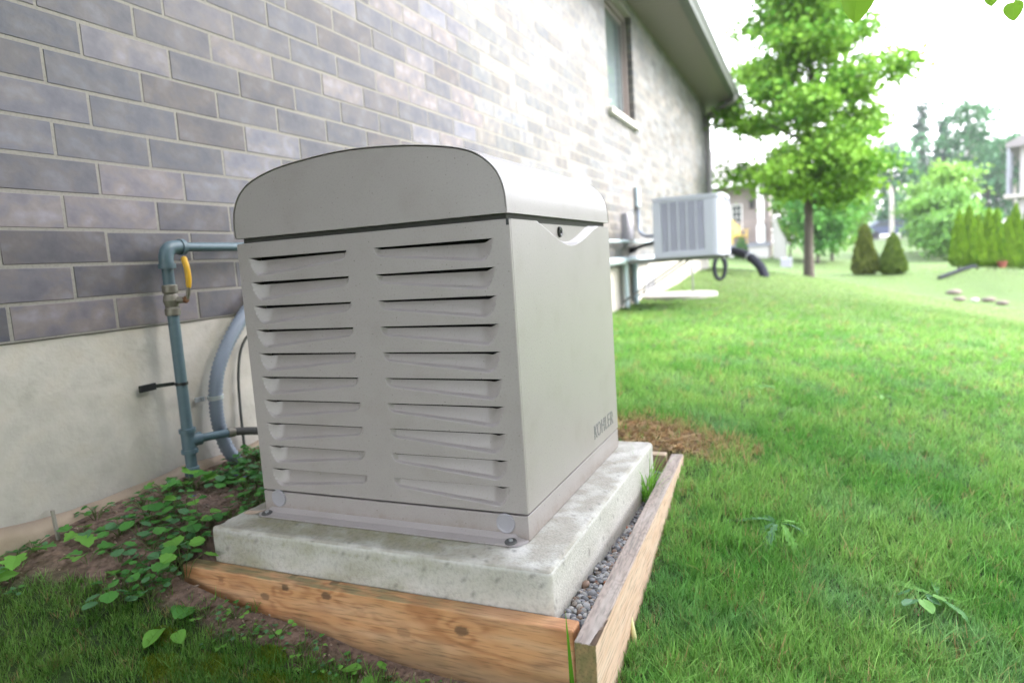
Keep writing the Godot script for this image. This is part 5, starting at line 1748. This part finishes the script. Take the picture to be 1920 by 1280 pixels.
func overhanging_tree() -> void:
	# the tree whose branches hang over the camera: its lowest leaves dip into the top of the picture, its crown shades the foreground
	var t := thing("overhanging_tree", "tree whose lowest leaves hang into the top of the view at the right", "tree", Vector3(2.6, ground(2.6, 3.2), 3.2))
	var o := t.position
	var tm := MB.new()
	tube(tm, smooth_path([Vector3(0, -0.2, 0), Vector3(0.03, 1.0, -0.02), Vector3(-0.05, 2.0, 0.05), Vector3(0.0, 3.2, 0.0), Vector3(0.1, 5.2, 0.1)], 5), 0.12, 12)
	part("trunk", tm, M["bark"], t)
	var lm := MB.new()
	var r := RandomNumberGenerator.new()
	r.seed = 303
	var ends := [Vector3(0.75, 1.42, -0.35), Vector3(-0.3, 1.9, 0.4), Vector3(-0.9, 2.2, 1.6), Vector3(0.6, 2.3, 0.6), Vector3(1.8, 2.1, 0.2), Vector3(0.1, 2.6, 2.6), Vector3(1.4, 2.9, 1.4), Vector3(3.6, 2.3, 1.2), Vector3(1.2, 1.5, 2.2)]
	for e in ends:
		var a := Vector3(0, r.randf_range(1.6, 2.6), 0)
		var b: Vector3 = e - o
		tube(lm, smooth_path([a, a.lerp(b, 0.35) + Vector3(0, 0.35, 0), a.lerp(b, 0.7) + Vector3(0, 0.25, 0), b], 5), [0.05, 0.048, 0.046, 0.044, 0.042, 0.038, 0.035, 0.032, 0.03, 0.027, 0.024, 0.02, 0.016, 0.012, 0.008, 0.004], 7)
	# the twig that carries the three leaves in view
	tube(lm, smooth_path([Vector3(0.75, 1.42, -0.35) - o, Vector3(0.72, 1.27, -0.42) - o, Vector3(0.62, 1.10, -0.40) - o], 4), 0.003, 6)
	tube(lm, smooth_path([Vector3(0.74, 1.30, -0.41) - o, Vector3(0.82, 1.16, -0.50) - o, Vector3(0.86, 1.05, -0.52) - o], 4), 0.0025, 6)
	part("limbs", lm, M["bark"], t)
	var lmat := tint_mat("hanging leaf", Color(0.22, 0.42, 0.04))
	var lmesh := leaf_mesh("oval", 5)
	for q in [[Vector3(0.585, 1.036, -0.40), 0.086, 0.35, -0.12], [Vector3(0.865, 0.974, -0.52), 0.040, -0.3, 0.1], [Vector3(0.824, 1.012, -0.51), 0.046, 0.5, 0.25], [Vector3(0.66, 1.12, -0.41), 0.08, 2.4, 0.3]]:
		var l := part("leaf", lmesh, lmat, t)
		l.transform = Transform3D((Basis(Vector3.UP, q[2]) * Basis(Vector3.RIGHT, 1.35) * Basis(Vector3(0, 0, 1), q[3])).scaled_local(Vector3(1.15, 1.0, 1.0) * q[1]), q[0] - o)
	var xf := []
	var cs := []
	for i in 180000:
		var p := Vector3(r.randf_range(-2.6, 6.5), r.randf_range(-0.2, 6.2), r.randf_range(-4.0, 4.8))
		# the crown hangs low behind and at the lawn's side, and lifts to a roof over the edge of the lawn
		var aside := p.x > 1.15 + 0.5 * (1.13 - p.z)
		if p.y < 1.25 + 0.62 * maxf(0.0, 1.1 - p.z) and p.z < 2.1 and not aside: continue
		if not aside and p.z > 1.9 and p.y > 0.5 + 0.98 * p.z: continue
		if aside and p.y < 2.0 and p.z < 1.6: continue
		if not aside and p.z < 1.9 and r.randf() < 0.95: continue
		var k := Vector3((p.x - 2.4) / 4.6, (p.y - 2.7) / 3.4, (p.z - 0.4) / 4.4).length()
		if k > 1.0 or n1.get_noise_3d(p.x * 0.9, p.y * 0.9, p.z * 0.9) < (-0.55 if aside else -0.04): continue
		xf.append(Transform3D(Basis.from_euler(Vector3(r.randf_range(-0.2, 0.8), r.randf() * TAU, r.randf_range(-0.5, 0.5))).scaled_local(Vector3.ONE * r.randf_range(0.09, 0.14)), p - o))
		cs.append(Color(0.045, 0.12, 0.02).lerp(Color(0.10, 0.22, 0.03), r.randf()))
	many("crown", simple_leaf(), M["leaf"], xf, cs, t)

# ------------------------------------------------------------------ the far yards
func cone_shrub(height: float, rad: float, sd: int, count: int, c0: Color, c1: Color) -> Node3D:
	var r := RandomNumberGenerator.new()
	r.seed = sd
	var o := Node3D.new()
	var tm := MB.new()
	tube(tm, [Vector3(0, -0.1, 0), Vector3(0, height * 0.6, 0), Vector3(0, height * 0.95, 0)], [0.03, 0.02, 0.004], 7)
	var tr := MeshInstance3D.new()
	tr.name = "trunk"
	tr.mesh = tm.mesh()
	tr.set_surface_override_material(0, M["bark"])
	o.add_child(tr)
	var spray := MB.new()
	for a in [0.0, PI / 3.0, 2.0 * PI / 3.0]:
		var s := Vector3(cos(a), 0, sin(a))
		var nn := Vector3(-sin(a), 0.4, cos(a)).normalized()
		var i0 := spray.vert(Vector3(0, 0, 0), nn)
		var i1 := spray.vert(s * 0.22 + Vector3.UP * 0.45, nn)
		var i2 := spray.vert(Vector3.UP * 1.0, nn)
		var i3 := spray.vert(-s * 0.22 + Vector3.UP * 0.45, nn)
		spray.q4(i0, i1, i2, i3)
	var xf := []
	var cs := []
	for i in count:
		var f := 1.0 - pow(r.randf(), 0.6)
		var a := r.randf() * TAU
		var lump := 1.0 + 0.22 * n1.get_noise_2d(cos(a) * 1.5 + sd, f * 4.0 + sin(a) * 1.5)
		var q := rad * pow(1.0 - f, 0.45) * (0.92 + 0.08 * cos(f * 3.0)) * smoothstep(-0.16, 0.12, f) * lump * lerpf(0.55, 1.0, sqrt(r.randf()))
		var bs := Basis.from_euler(Vector3(r.randf_range(-0.15, 0.15), 0, 0)) * Basis(Vector3(sin(a), 0, -cos(a)).normalized(), -r.randf_range(0.1, 0.5)) * Basis(Vector3.UP, r.randf() * TAU)
		xf.append(Transform3D(bs.scaled_local(Vector3.ONE * r.randf_range(0.07, 0.13) * (height / 1.4)), Vector3(cos(a) * q, f * height * 0.93, sin(a) * q)))
		cs.append(c0.lerp(c1, r.randf()) * r.randf_range(0.8, 1.2))
	var mm := many("crown", spray.mesh(), M["leaf"], xf, cs, o)
	return o

func conifer(called: String, label: String, at: Vector3, height: float, rad: float, sd: int, clear: float) -> void:
	var r := RandomNumberGenerator.new()
	r.seed = sd
	var t := thing(called, label, "tree", at, "tall trees beyond the street")
	var tm := MB.new()
	tube(tm, [Vector3(0, -0.3, 0), Vector3(0, height * 0.5, 0), Vector3(0.1, height, 0)], [height * 0.015, height * 0.01, 0.02], 8)
	part("trunk", tm, M["bark"], t)
	var lm := MB.new()
	var xf := []
	var cs := []
	for i in 70:
		var f := (i + r.randf()) / 70.0
		var y := lerpf(clear * height, height * 0.98, f)
		var az := i * 2.4 + r.randf()
		var len := rad * (pow(1.0 - f, 0.8) + 0.06) * r.randf_range(0.4, 1.15)
		var tip := Vector3(cos(az) * len, y - len * 0.25, sin(az) * len)
		tube(lm, [Vector3(0, y, 0), tip], [0.035, 0.012], 5)
		for k in int(26 * len / rad) + 5:
			var q := pow(r.randf(), 0.6)
			xf.append(Transform3D(Basis.from_euler(Vector3(r.randf_range(0.2, 1.2), r.randf() * TAU, 0)).scaled_local(Vector3.ONE * r.randf_range(0.3, 0.6)), Vector3(0, y, 0).lerp(tip, q) + Vector3(r.randfn(), r.randfn() * 0.4 - 0.1, r.randfn()) * 0.18))
			cs.append(Color(0.035, 0.075, 0.055).lerp(Color(0.07, 0.12, 0.07), r.randf()))
	part("limbs", lm, M["bark"], t)
	many("crown", simple_leaf(), M["leaf"], xf, cs, t)

func yard_far() -> void:
	var sl := simple_leaf()
	var gp := func(x: float, z: float) -> Vector3: return Vector3(x, exact(x, z), z)
	# a row of cedars on the swale's far bank, and a pair nearer the middle
	var protos := [cone_shrub(1.32, 0.23, 401, 2300, Color(0.098, 0.209, 0.014), Color(0.209, 0.348, 0.025)), cone_shrub(1.36, 0.25, 402, 2300, Color(0.090, 0.200, 0.014), Color(0.194, 0.330, 0.022)), cone_shrub(1.28, 0.24, 403, 2300, Color(0.113, 0.227, 0.016), Color(0.224, 0.365, 0.029))]
	var row := ["cedar at the left end of the hedge row", "second cedar from the left in the hedge row", "third cedar from the left in the hedge row", "fourth cedar from the left in the hedge row", "fourth cedar from the right in the hedge row", "third cedar from the right in the hedge row", "cedar second from the right, beside the red pot", "cedar at the right end of the hedge row below the pale house"]
	for i in row.size():
		var c: Node3D = protos[i % 3].duplicate()
		c.name = numbered("cedar_shrub")
		add_child(c)
		var f := i / 7.0
		c.position = gp.call(lerpf(3.83, 5.32, f) + 0.03 * sin(i * 3.0), lerpf(-18.0, -18.75, f))
		c.rotation.y = i * 1.7
		c.scale = Vector3(1.0, 1.06 + 0.07 * sin(i * 2.3), 1.0) * (1.0 if i < 6 else 1.08)
		meta(c, row[i], "shrub", "cedar hedge row on the swale's far bank")
	for q in [[1.80, -17.55, 1.30, 0.36, 411, "brownish cedar shrub, the larger of the two beyond the lawn's crest", Color(0.085, 0.115, 0.022), Color(0.16, 0.19, 0.035)], [2.40, -17.5, 1.05, 0.35, 412, "smaller green cedar shrub, right one of the pair beyond the lawn's crest", Color(0.07, 0.125, 0.020), Color(0.15, 0.22, 0.03)]]:
		var c := cone_shrub(q[2], q[3], q[4], 2300, q[6], q[7])
		c.name = numbered("cedar_shrub")
		add_child(c)
		c.position = gp.call(q[0], q[1]) - Vector3(0, 0.03, 0)
		meta(c, q[5], "shrub", "pair of cedars beyond the lawn's crest")
	var pot := MB.new()
	lathe(pot, Vector3.ZERO, Basis(), [Vector2(0.0, 0.0), Vector2(0.07, 0.0), Vector2(0.095, 0.13), Vector2(0.105, 0.13), Vector2(0.105, 0.16), Vector2(0.09, 0.16), Vector2(0.085, 0.12), Vector2(0.0, 0.12)], 16)
	mat("red clay", rgb(0.20, 0.05, 0.03), 0.8)
	meta(part("clay_pot", pot, M["red clay"], null, gp.call(4.72, -18.12)), "small red clay pot at the foot of the cedar row", "pot")
	var bp := MB.new()
	var pts := []
	for i in 9: pts.append(gp.call(lerpf(3.22, 4.12, i / 8.0), lerpf(-16.6, -17.75, i / 8.0)) + Vector3(0, 0.04, 0))
	tube(bp, pts, 0.042, 10)
	meta(part("drain_pipe", bp, M["drain tile"]), "black drain pipe lying on the bank in front of the cedar row", "pipe")
	var r := RandomNumberGenerator.new()
	r.seed = 55
	mat("field stone", rgb(0.17, 0.135, 0.12), 0.9)
	for q in [[3.26, -15.2, 0.17, "flat pinkish stone lying by itself furthest up the swale"], [3.10, -13.7, 0.13, "brownish stone at the left of the group in the swale"], [3.34, -13.7, 0.09, "small whitish stone in the middle of the swale"], [3.60, -13.9, 0.14, "pinkish stone right of the white one in the swale"], [3.68, -13.3, 0.12, "rightmost stone of the group in the swale"]]:
		var st := MB.new()
		for i in 7:
			for k in 11:
				var a := TAU * k / 10.0
				var t := PI * i / 6.0
				var d := Vector3(sin(t) * cos(a), cos(t), sin(t) * sin(a))
				st.vert(d * float(q[2]) * 0.85 * Vector3(1.0, 0.4, 0.8) * (1.0 + 0.25 * n1.get_noise_3d(d.x * 1.5 + q[0], d.y * 1.5, d.z * 1.5 + q[1])), d)
		for i in 6:
			for k in 10:
				var a := i * 11 + k
				st.q4(a, a + 1, a + 12, a + 11)
		var m: Material = M["limestone"] if q[2] < 0.10 else M["field stone"]
		meta(part("field_stone", st, m, null, gp.call(q[0], q[1]) + Vector3(0, 0.05, 0)), q[3], "stone", "stones in the swale")
	# small trees and bushes behind the maple and beyond
	var small := func(f: float) -> float: return 0.35 + 1.0 * sin(PI * clampf(f * 0.85 + 0.12, 0.0, 1.0))
	var wide := func(f: float) -> float: return 0.45 + 0.85 * sin(PI * clampf(f * 0.8 + 0.15, 0.0, 1.0))
	var T := [
		["young_tree", "small dark green tree directly behind the maple's trunk", 0.86, -25.2, 2.5, 0.06, 0.45, small, 3600, 0.17, Color(0.045, 0.167, 0.032), Color(0.123, 0.298, 0.054), 501],
		["young_tree", "small light green tree right of the maple's trunk", 1.35, -26.5, 2.7, 0.06, 0.5, small, 3400, 0.17, Color(0.078, 0.214, 0.027), Color(0.201, 0.381, 0.054), 502],
		["young_tree", "pale tree between the maple and the neighbour's porch", -0.15, -30.5, 2.6, 0.05, 0.5, small, 2600, 0.17, Color(0.089, 0.203, 0.032), Color(0.223, 0.381, 0.076), 503],
		["bush", "round bright green bush left of the cedar row", 5.5, -31.5, 2.4, 0.06, 0.15, wide, 5500, 0.20, Color(0.084, 0.203, 0.038), Color(0.190, 0.369, 0.065), 504],
		["bush", "pale willowy bush left of the round bright green bush", 5.75, -35.5, 2.9, 0.06, 0.2, wide, 4600, 0.20, Color(0.100, 0.214, 0.054), Color(0.223, 0.381, 0.097), 505],
		["young_tree", "slender light green tree rising above the bushes left of the cedar row", 6.15, -33.0, 3.7, 0.06, 0.8, small, 2600, 0.20, Color(0.123, 0.262, 0.043), Color(0.246, 0.428, 0.076), 506],
		["bush", "low bush under the slender tree behind the cedar row", 5.75, -29.0, 1.5, 0.05, 0.1, wide, 3600, 0.18, Color(0.078, 0.190, 0.043), Color(0.179, 0.345, 0.065), 507],
		["young_tree", "round tree behind the cedar pair at the street", 3.6, -52.0, 4.2, 0.1, 0.6, wide, 4800, 0.30, Color(0.078, 0.190, 0.043), Color(0.190, 0.333, 0.076), 508],
	]
	for q in T:
		leafy_tree(q[0], q[1], "tree" if q[0] == "young_tree" else "bush", gp.call(q[2], q[3]), {"height": q[4], "trunk": q[5], "clear": q[6], "limbs": 24, "reach": q[7], "leaves": q[8], "leaf": q[9], "c0": q[10], "c1": q[11], "spread": 0.5, "sd": q[12], "mesh": sl, "tilt": 0.6})
	var tall := func(f: float) -> float: return 1.2 + 3.2 * sin(PI * clampf(f * 0.85 + 0.12, 0.0, 1.0))
	var thin := func(f: float) -> float: return 0.8 + 2.0 * sin(PI * clampf(f * 0.8 + 0.1, 0.0, 1.0))
	var dark0 := Color(0.035, 0.105, 0.05)
	var dark1 := Color(0.09, 0.22, 0.085)
	var pale := mat("pale bark", rgb(0.36, 0.33, 0.30), 0.9)
	for q in [["bluish tree beyond the street right of the maple", 7.3, -66.0, 7.4, 0.2, 0.6, tall, 3000, 601], ["tall dark tree mass behind the cedar row's middle", 16.2, -76.0, 7.4, 0.22, 0.5, tall, 3300, 602], ["dark tree beside the pale house at the right", 18.6, -78.0, 6.4, 0.22, 0.4, tall, 3300, 603], ["hazy tree far behind the cedar pair", 3.8, -80.0, 7.6, 0.2, 0.3, tall, 5200, 606]]:
		leafy_tree("forest_tree", q[0], "tree", gp.call(q[1], q[2]), {"height": q[3], "trunk": q[4], "clear": q[5], "limbs": 26, "reach": q[6], "leaves": q[7], "leaf": 0.42, "c0": dark0, "c1": dark1, "spread": 1.1, "sd": q[8], "mesh": sl, "tilt": 0.6}, "tall trees beyond the street")
	leafy_tree("forest_tree", "tall thin pale-trunked tree with open crown behind the cedar row", "tree", gp.call(11.5, -59.5), {"height": 9.0, "trunk": 0.16, "clear": 4.4, "limbs": 15, "reach": thin, "leaves": 1500, "leaf": 0.34, "c0": dark0, "c1": dark1, "spread": 0.9, "sd": 611, "mesh": sl, "tilt": 0.9, "bark": pale, "lean": Vector3(0.4, 0, 0)}, "tall trees beyond the street")
	leafy_tree("forest_tree", "pale-trunked tree just left of the pale house", "tree", gp.call(16.0, -66.0), {"height": 6.5, "trunk": 0.16, "clear": 3.6, "limbs": 14, "reach": thin, "leaves": 1500, "leaf": 0.34, "c0": dark0, "c1": dark1, "spread": 0.9, "sd": 612, "mesh": sl, "tilt": 0.9, "bark": pale}, "tall trees beyond the street")
	conifer("conifer", "tallest sparse dark conifer right of the maple", gp.call(10.0, -70.0), 12.0, 1.7, 621, 0.16)
	conifer("conifer", "second sparse conifer, fuller and right of the tallest", gp.call(11.75, -70.5), 10.4, 1.9, 622, 0.34)
	# a weathered pole with a bent top
	var pm := MB.new()
	tube(pm, smooth_path([Vector3(0, -0.5, 0), Vector3(0, 1.8, 0), Vector3(-0.02, 2.9, 0), Vector3(-0.10, 3.4, 0), Vector3(-0.24, 3.75, 0.05)], 5), 0.14, 10)
	var pole := thing("utility_pole", "pale grey pole with bent top standing by the street", "pole", gp.call(5.75, -51.0))
	part("shaft", pm, pale, pole)
	# street and its parked car
	var road := MB.new()
	for i in 40:
		var xa := lerpf(-60, 60, i / 40.0)
		var xb := lerpf(-60, 60, (i + 1) / 40.0)
		var P := func(x: float, z: float) -> Vector3: return Vector3(x, exact(x, z) + 0.03, z)
		road.quad(P.call(xa, -58.0), P.call(xb, -58.0), P.call(xb, -64.5), P.call(xa, -64.5), Vector3.UP)
	mat("asphalt", rgb(0.30, 0.27, 0.26), 0.9)
	meta(part("street", road, M["asphalt"]), "grey street crossing behind the yards", "street", "", "structure")
	parked_car(gp.call(6.6, -60.5))
	neighbour_house()
	pale_house()

func parked_car(at: Vector3) -> void:
	var c := thing("parked_car", "dark blue car with amber light parked on the far street", "car", at, "", 0.2)
	var blue := mat("car paint", rgb(0.03, 0.045, 0.10), 0.25)
	blue.clearcoat_enabled = true
	var b := MB.new()
	prism(b, PackedVector2Array([Vector2(-2.1, 0.35), Vector2(2.1, 0.35), Vector2(2.15, 0.6), Vector2(2.0, 0.85), Vector2(1.1, 0.98), Vector2(0.5, 1.42), Vector2(-1.0, 1.45), Vector2(-1.75, 1.02), Vector2(-2.1, 0.95), Vector2(-2.15, 0.6)]), Vector3(0, 0, -0.85), Vector3(1, 0, 0), Vector3(0, 1, 0), Vector3(0, 0, 1.7))
	part("body", b, blue, c)
	for s in [-0.853, 0.853]:
		var w := MB.new()
		w.quad(Vector3(-1.55, 1.0, s), Vector3(0.95, 1.0, s), Vector3(0.42, 1.36, s), Vector3(-0.95, 1.38, s), Vector3(0, 0, signf(s)))
		part("side_window", w, M["dark room"], c)
		for x in [-1.3, 1.3]:
			var t := MB.new()
			lathe(t, Vector3(x, 0.32, s - 0.09 * signf(s)), Basis(Vector3(1, 0, 0), PI * 0.5 * signf(s)), [Vector2(0.0, 0.10), Vector2(0.2, 0.10), Vector2(0.22, 0.12), Vector2(0.31, 0.12), Vector2(0.32, 0.1), Vector2(0.32, -0.1)], 16)
			part("wheel", t, M["black plastic"], c)
	for z in [-0.6, 0.6]:
		var l := MB.new()
		box(l, Vector3(-2.13, 0.78, z), Vector3(0.08, 0.16, 0.36), 0.02)
		part("tail_light", l, M["yellow vinyl"], c)

func neighbour_house() -> void:
	# a bungalow with a porch, front towards us
	var h := thing("neighbour_bungalow", "taupe brick bungalow with porch behind the maple", "house")
	var bk := mat("taupe brick", rgb(0.34, 0.295, 0.28), 0.85)
	bk.albedo_texture = noise_tex(0.2, 81, [[0.0, grey(0.75)], [1.0, grey(1.0)]], 512, 3)
	triplanar(bk, Vector3(0.5, 2.0, 0.5), true)
	mat("white trim", rgb(0.72, 0.71, 0.69), 0.6)
	mat("porch deck", rgb(0.24, 0.245, 0.27), 0.8)
	mat("rail brown", rgb(0.27, 0.215, 0.19), 0.7)
	var w := MB.new()
	box(w, Vector3(-6.2, 1.4, -31.5), Vector3(10.2, 3.2, 9.0), 0.02)
	box(w, Vector3(-1.65, 1.75, -27.85), Vector3(1.7, 2.5, 1.6), 0.02)
	part("wall", w, bk, h)
	var rf := MB.new()
	var e := 3.02
	var A := Vector3(-12.0, e, -26.1)
	var B := Vector3(-0.55, e, -26.1)
	var C := Vector3(-0.55, e, -36.6)
	var D := Vector3(-12.0, e, -36.6)
	var R1 := Vector3(-7.5, e + 2.6, -31.3)
	var R2 := Vector3(-4.4, e + 2.6, -31.3)
	rf.quad(A, B, R2, R1, Vector3(0, 0.85, 0.5).normalized())
	rf.quad(C, D, R1, R2, Vector3(0, 0.85, -0.5).normalized())
	rf.quad(B, C, R2, R2, Vector3(0.5, 0.85, 0).normalized())
	rf.quad(D, A, R1, R1, Vector3(-0.5, 0.85, 0).normalized())
	rf.quad(A - Vector3(0, 0.02, 0), B - Vector3(0, 0.02, 0), C - Vector3(0, 0.02, 0), D - Vector3(0, 0.02, 0), Vector3(0, -1, 0))
	part("roof", rf, M["roof shingles"], h)
	var fa := MB.new()
	box(fa, Vector3(-6.27, e - 0.07, -26.08), Vector3(11.5, 0.14, 0.05), 0.01)
	box(fa, Vector3(-0.53, e - 0.07, -31.3), Vector3(0.05, 0.14, 10.4), 0.01)
	part("fascia", fa, M["white trim"], h)
	var pd := MB.new()
	box(pd, Vector3(-2.3, 0.63, -26.7), Vector3(3.1, 0.14, 1.3), 0.01)
	part("porch_floor", pd, M["porch deck"], h)
	var ps := MB.new()
	box(ps, Vector3(-2.3, 0.26, -26.65), Vector3(3.0, 0.6, 1.1), 0.01)
	part("porch_skirt", ps, M["limestone"], h)
	var co := MB.new()
	box(co, Vector3(-1.08, 1.98, -26.25), Vector3(0.22, 1.95, 0.22), 0.015)
	box(co, Vector3(-1.08, 1.02, -26.25), Vector3(0.30, 0.62, 0.30), 0.015)
	part("porch_column", co, M["white trim"], h)
	for y in [1.52, 0.82]:
		var rl := MB.new()
		box(rl, Vector3(-1.9, y, -26.15), Vector3(1.5, 0.05, 0.05), 0.006)
		box(rl, Vector3(-0.86, y, -26.15), Vector3(0.25, 0.05, 0.05), 0.006)
		part("rail", rl, M["rail brown"], h)
	for i in 11:
		var bl := MB.new()
		box(bl, Vector3(-2.58 + i * 0.13, 1.17, -26.15), Vector3(0.028, 0.66, 0.028), 0.004)
		part("baluster", bl, M["rail brown"], h)
	var np := MB.new()
	box(np, Vector3(-0.74, 0.9, -26.15), Vector3(0.09, 1.5, 0.09), 0.008)
	part("newel_post", np, M["rail brown"], h)
	var sw2 := MB.new()
	prism(sw2, PackedVector2Array([Vector2(-0.66, 0.0), Vector2(-0.2, 0.0), Vector2(-0.2, 0.75), Vector2(-0.38, 1.05), Vector2(-0.66, 1.75)]), Vector3(0, 0, -26.9), Vector3(1, 0, 0), Vector3(0, 1, 0), Vector3(0, 0, 0.7))
	part("stair_wall", sw2, M["limestone"], h)
	var dr := MB.new()
	box(dr, Vector3(-2.0, 1.75, -26.99), Vector3(0.42, 1.0, 0.06), 0.01)
	var win := part("window", dr, M["white trim"], h)
	for i in 2:
		for k in 4:
			var pn := MB.new()
			box(pn, Vector3(-2.085 + i * 0.17, 1.40 + k * 0.235, -26.955), Vector3(0.15, 0.21, 0.01), 0.002)
			part("pane", pn, M["dark room"], win)
	var d2 := MB.new()
	box(d2, Vector3(-2.62, 1.65, -26.98), Vector3(0.55, 1.9, 0.05), 0.01)
	part("door", d2, M["blue grey pipe"], h)
	var lt := MB.new()
	box(lt, Vector3(-1.44, 2.17, -26.94), Vector3(0.15, 0.24, 0.2), 0.02)
	box(lt, Vector3(-1.44, 2.33, -26.94), Vector3(0.2, 0.06, 0.22), 0.01)
	part("wall_lantern", lt, M["black plastic"], h)
	# a yellow slatted garden chair on the porch
	var c := thing("garden_chair", "yellow slatted garden chair on the neighbour's porch", "chair", Vector3(-2.02, 0.70, -26.45), "", 0.5)
	var ym := mat("yellow wood", rgb(0.74, 0.54, 0.12), 0.6)
	for i in 7:
		var s := MB.new()
		var x := (i - 3) * 0.082
		box(s, Vector3(x, 0.62 - 0.012 * (i - 3) * (i - 3), -0.20), Vector3(0.072, 0.74 - 0.024 * (i - 3) * (i - 3), 0.02), 0.004, Basis(Vector3(1, 0, 0), -0.42))
		part("back_slat", s, ym, c)
	for i in 5:
		var s := MB.new()
		box(s, Vector3(0, 0.34 - 0.02 * (4 - i), -0.05 + i * 0.1), Vector3(0.54, 0.02, 0.088), 0.004)
		part("seat_slat", s, ym, c)
	for sx in [-1.0, 1.0]:
		var s := MB.new()
		box(s, Vector3(sx * 0.33, 0.54, 0.08), Vector3(0.12, 0.025, 0.66), 0.004)
		part("armrest", s, ym, c)
		var l := MB.new()
		box(l, Vector3(sx * 0.29, 0.26, 0.36), Vector3(0.03, 0.53, 0.09), 0.004)
		part("leg", l, ym, c)
		var l2 := MB.new()
		box(l2, Vector3(sx * 0.25, 0.20, 0.0), Vector3(0.03, 0.10, 0.9), 0.004, Basis(Vector3(1, 0, 0), -0.28))
		part("leg", l2, ym, c)
	var cs := cone_shrub(0.85, 0.33, 431, 1100, Color(0.05, 0.15, 0.03), Color(0.10, 0.25, 0.05))
	cs.name = numbered("cone_shrub")
	add_child(cs)
	cs.position = Vector3(-1.72, exact(-1.72, -25.4), -25.4)
	meta(cs, "small green cone-shaped shrub before the neighbour's porch", "shrub")
	var ub := thing("utility_box", "low grey utility box in the grass behind the maple", "utility box", Vector3(-0.12, exact(-0.12, -22.8), -22.8))
	var um := MB.new()
	box(um, Vector3(0, 0.12, 0), Vector3(0.34, 0.28, 0.3), 0.015)
	part("case", um, M["meter box"], ub)
	var ul := MB.new()
	box(ul, Vector3(0, 0.275, 0), Vector3(0.37, 0.03, 0.33), 0.01)
	part("cover", ul, M["condenser paint"], ub)

func pale_house() -> void:
	var h := thing("pale_house", "pale two-storey house with dark balcony at the right edge", "house", Vector3(11.0, 0, -43.5), "", -0.29)
	var w := MB.new()
	box(w, Vector3(5.2, 2.2, -6.0), Vector3(10.4, 5.6, 12.0), 0.02)
	mat("pale siding", rgb(0.32, 0.30, 0.29), 0.8)
	part("wall", w, M["pale siding"], h)
	var rf := MB.new()
	var p := PackedVector2Array([Vector2(-0.6, 4.75), Vector2(-0.6, 4.95), Vector2(5.2, 8.0), Vector2(11.3, 4.95), Vector2(11.3, 4.75)])
	prism(rf, p, Vector3(0.0, 0.2, -12.5), Vector3(1, 0, 0), Vector3(0, 1, 0), Vector3(0, 0, 13.0))
	part("roof", rf, M["roof shingles"], h)
	var bl := MB.new()
	box(bl, Vector3(-0.1, 2.36, -0.7), Vector3(1.1, 0.2, 2.6), 0.02)
	part("balcony", bl, M["pale bark"], h)
	for z in [0.4, -1.8]:
		var po := MB.new()
		box(po, Vector3(-0.48, 3.65, z), Vector3(0.13, 2.5, 0.13), 0.01)
		part("post", po, M["porch deck"], h)
	var rl := MB.new()
	box(rl, Vector3(-0.5, 3.35, -0.7), Vector3(0.06, 0.06, 2.2), 0.005)
	part("rail", rl, M["porch deck"], h)
	for i in 14:
		var b := MB.new()
		box(b, Vector3(-0.5, 2.9, 0.25 - i * 0.145), Vector3(0.03, 0.9, 0.03), 0.004)
		part("baluster", b, M["porch deck"], h)
	var d := MB.new()
	box(d, Vector3(-0.01, 1.25, -0.8), Vector3(0.06, 1.9, 1.1), 0.01)
	part("patio_door", d, M["porch deck"], h)
	var d2 := MB.new()
	box(d2, Vector3(-0.01, 3.6, -0.8), Vector3(0.06, 1.9, 1.1), 0.01)
	part("balcony_door", d2, M["dark room"], h)
	var wn := MB.new()
	box(wn, Vector3(0.75, 3.7, 0.02), Vector3(0.9, 1.1, 0.06), 0.01)
	part("window", wn, M["dark room"], h)
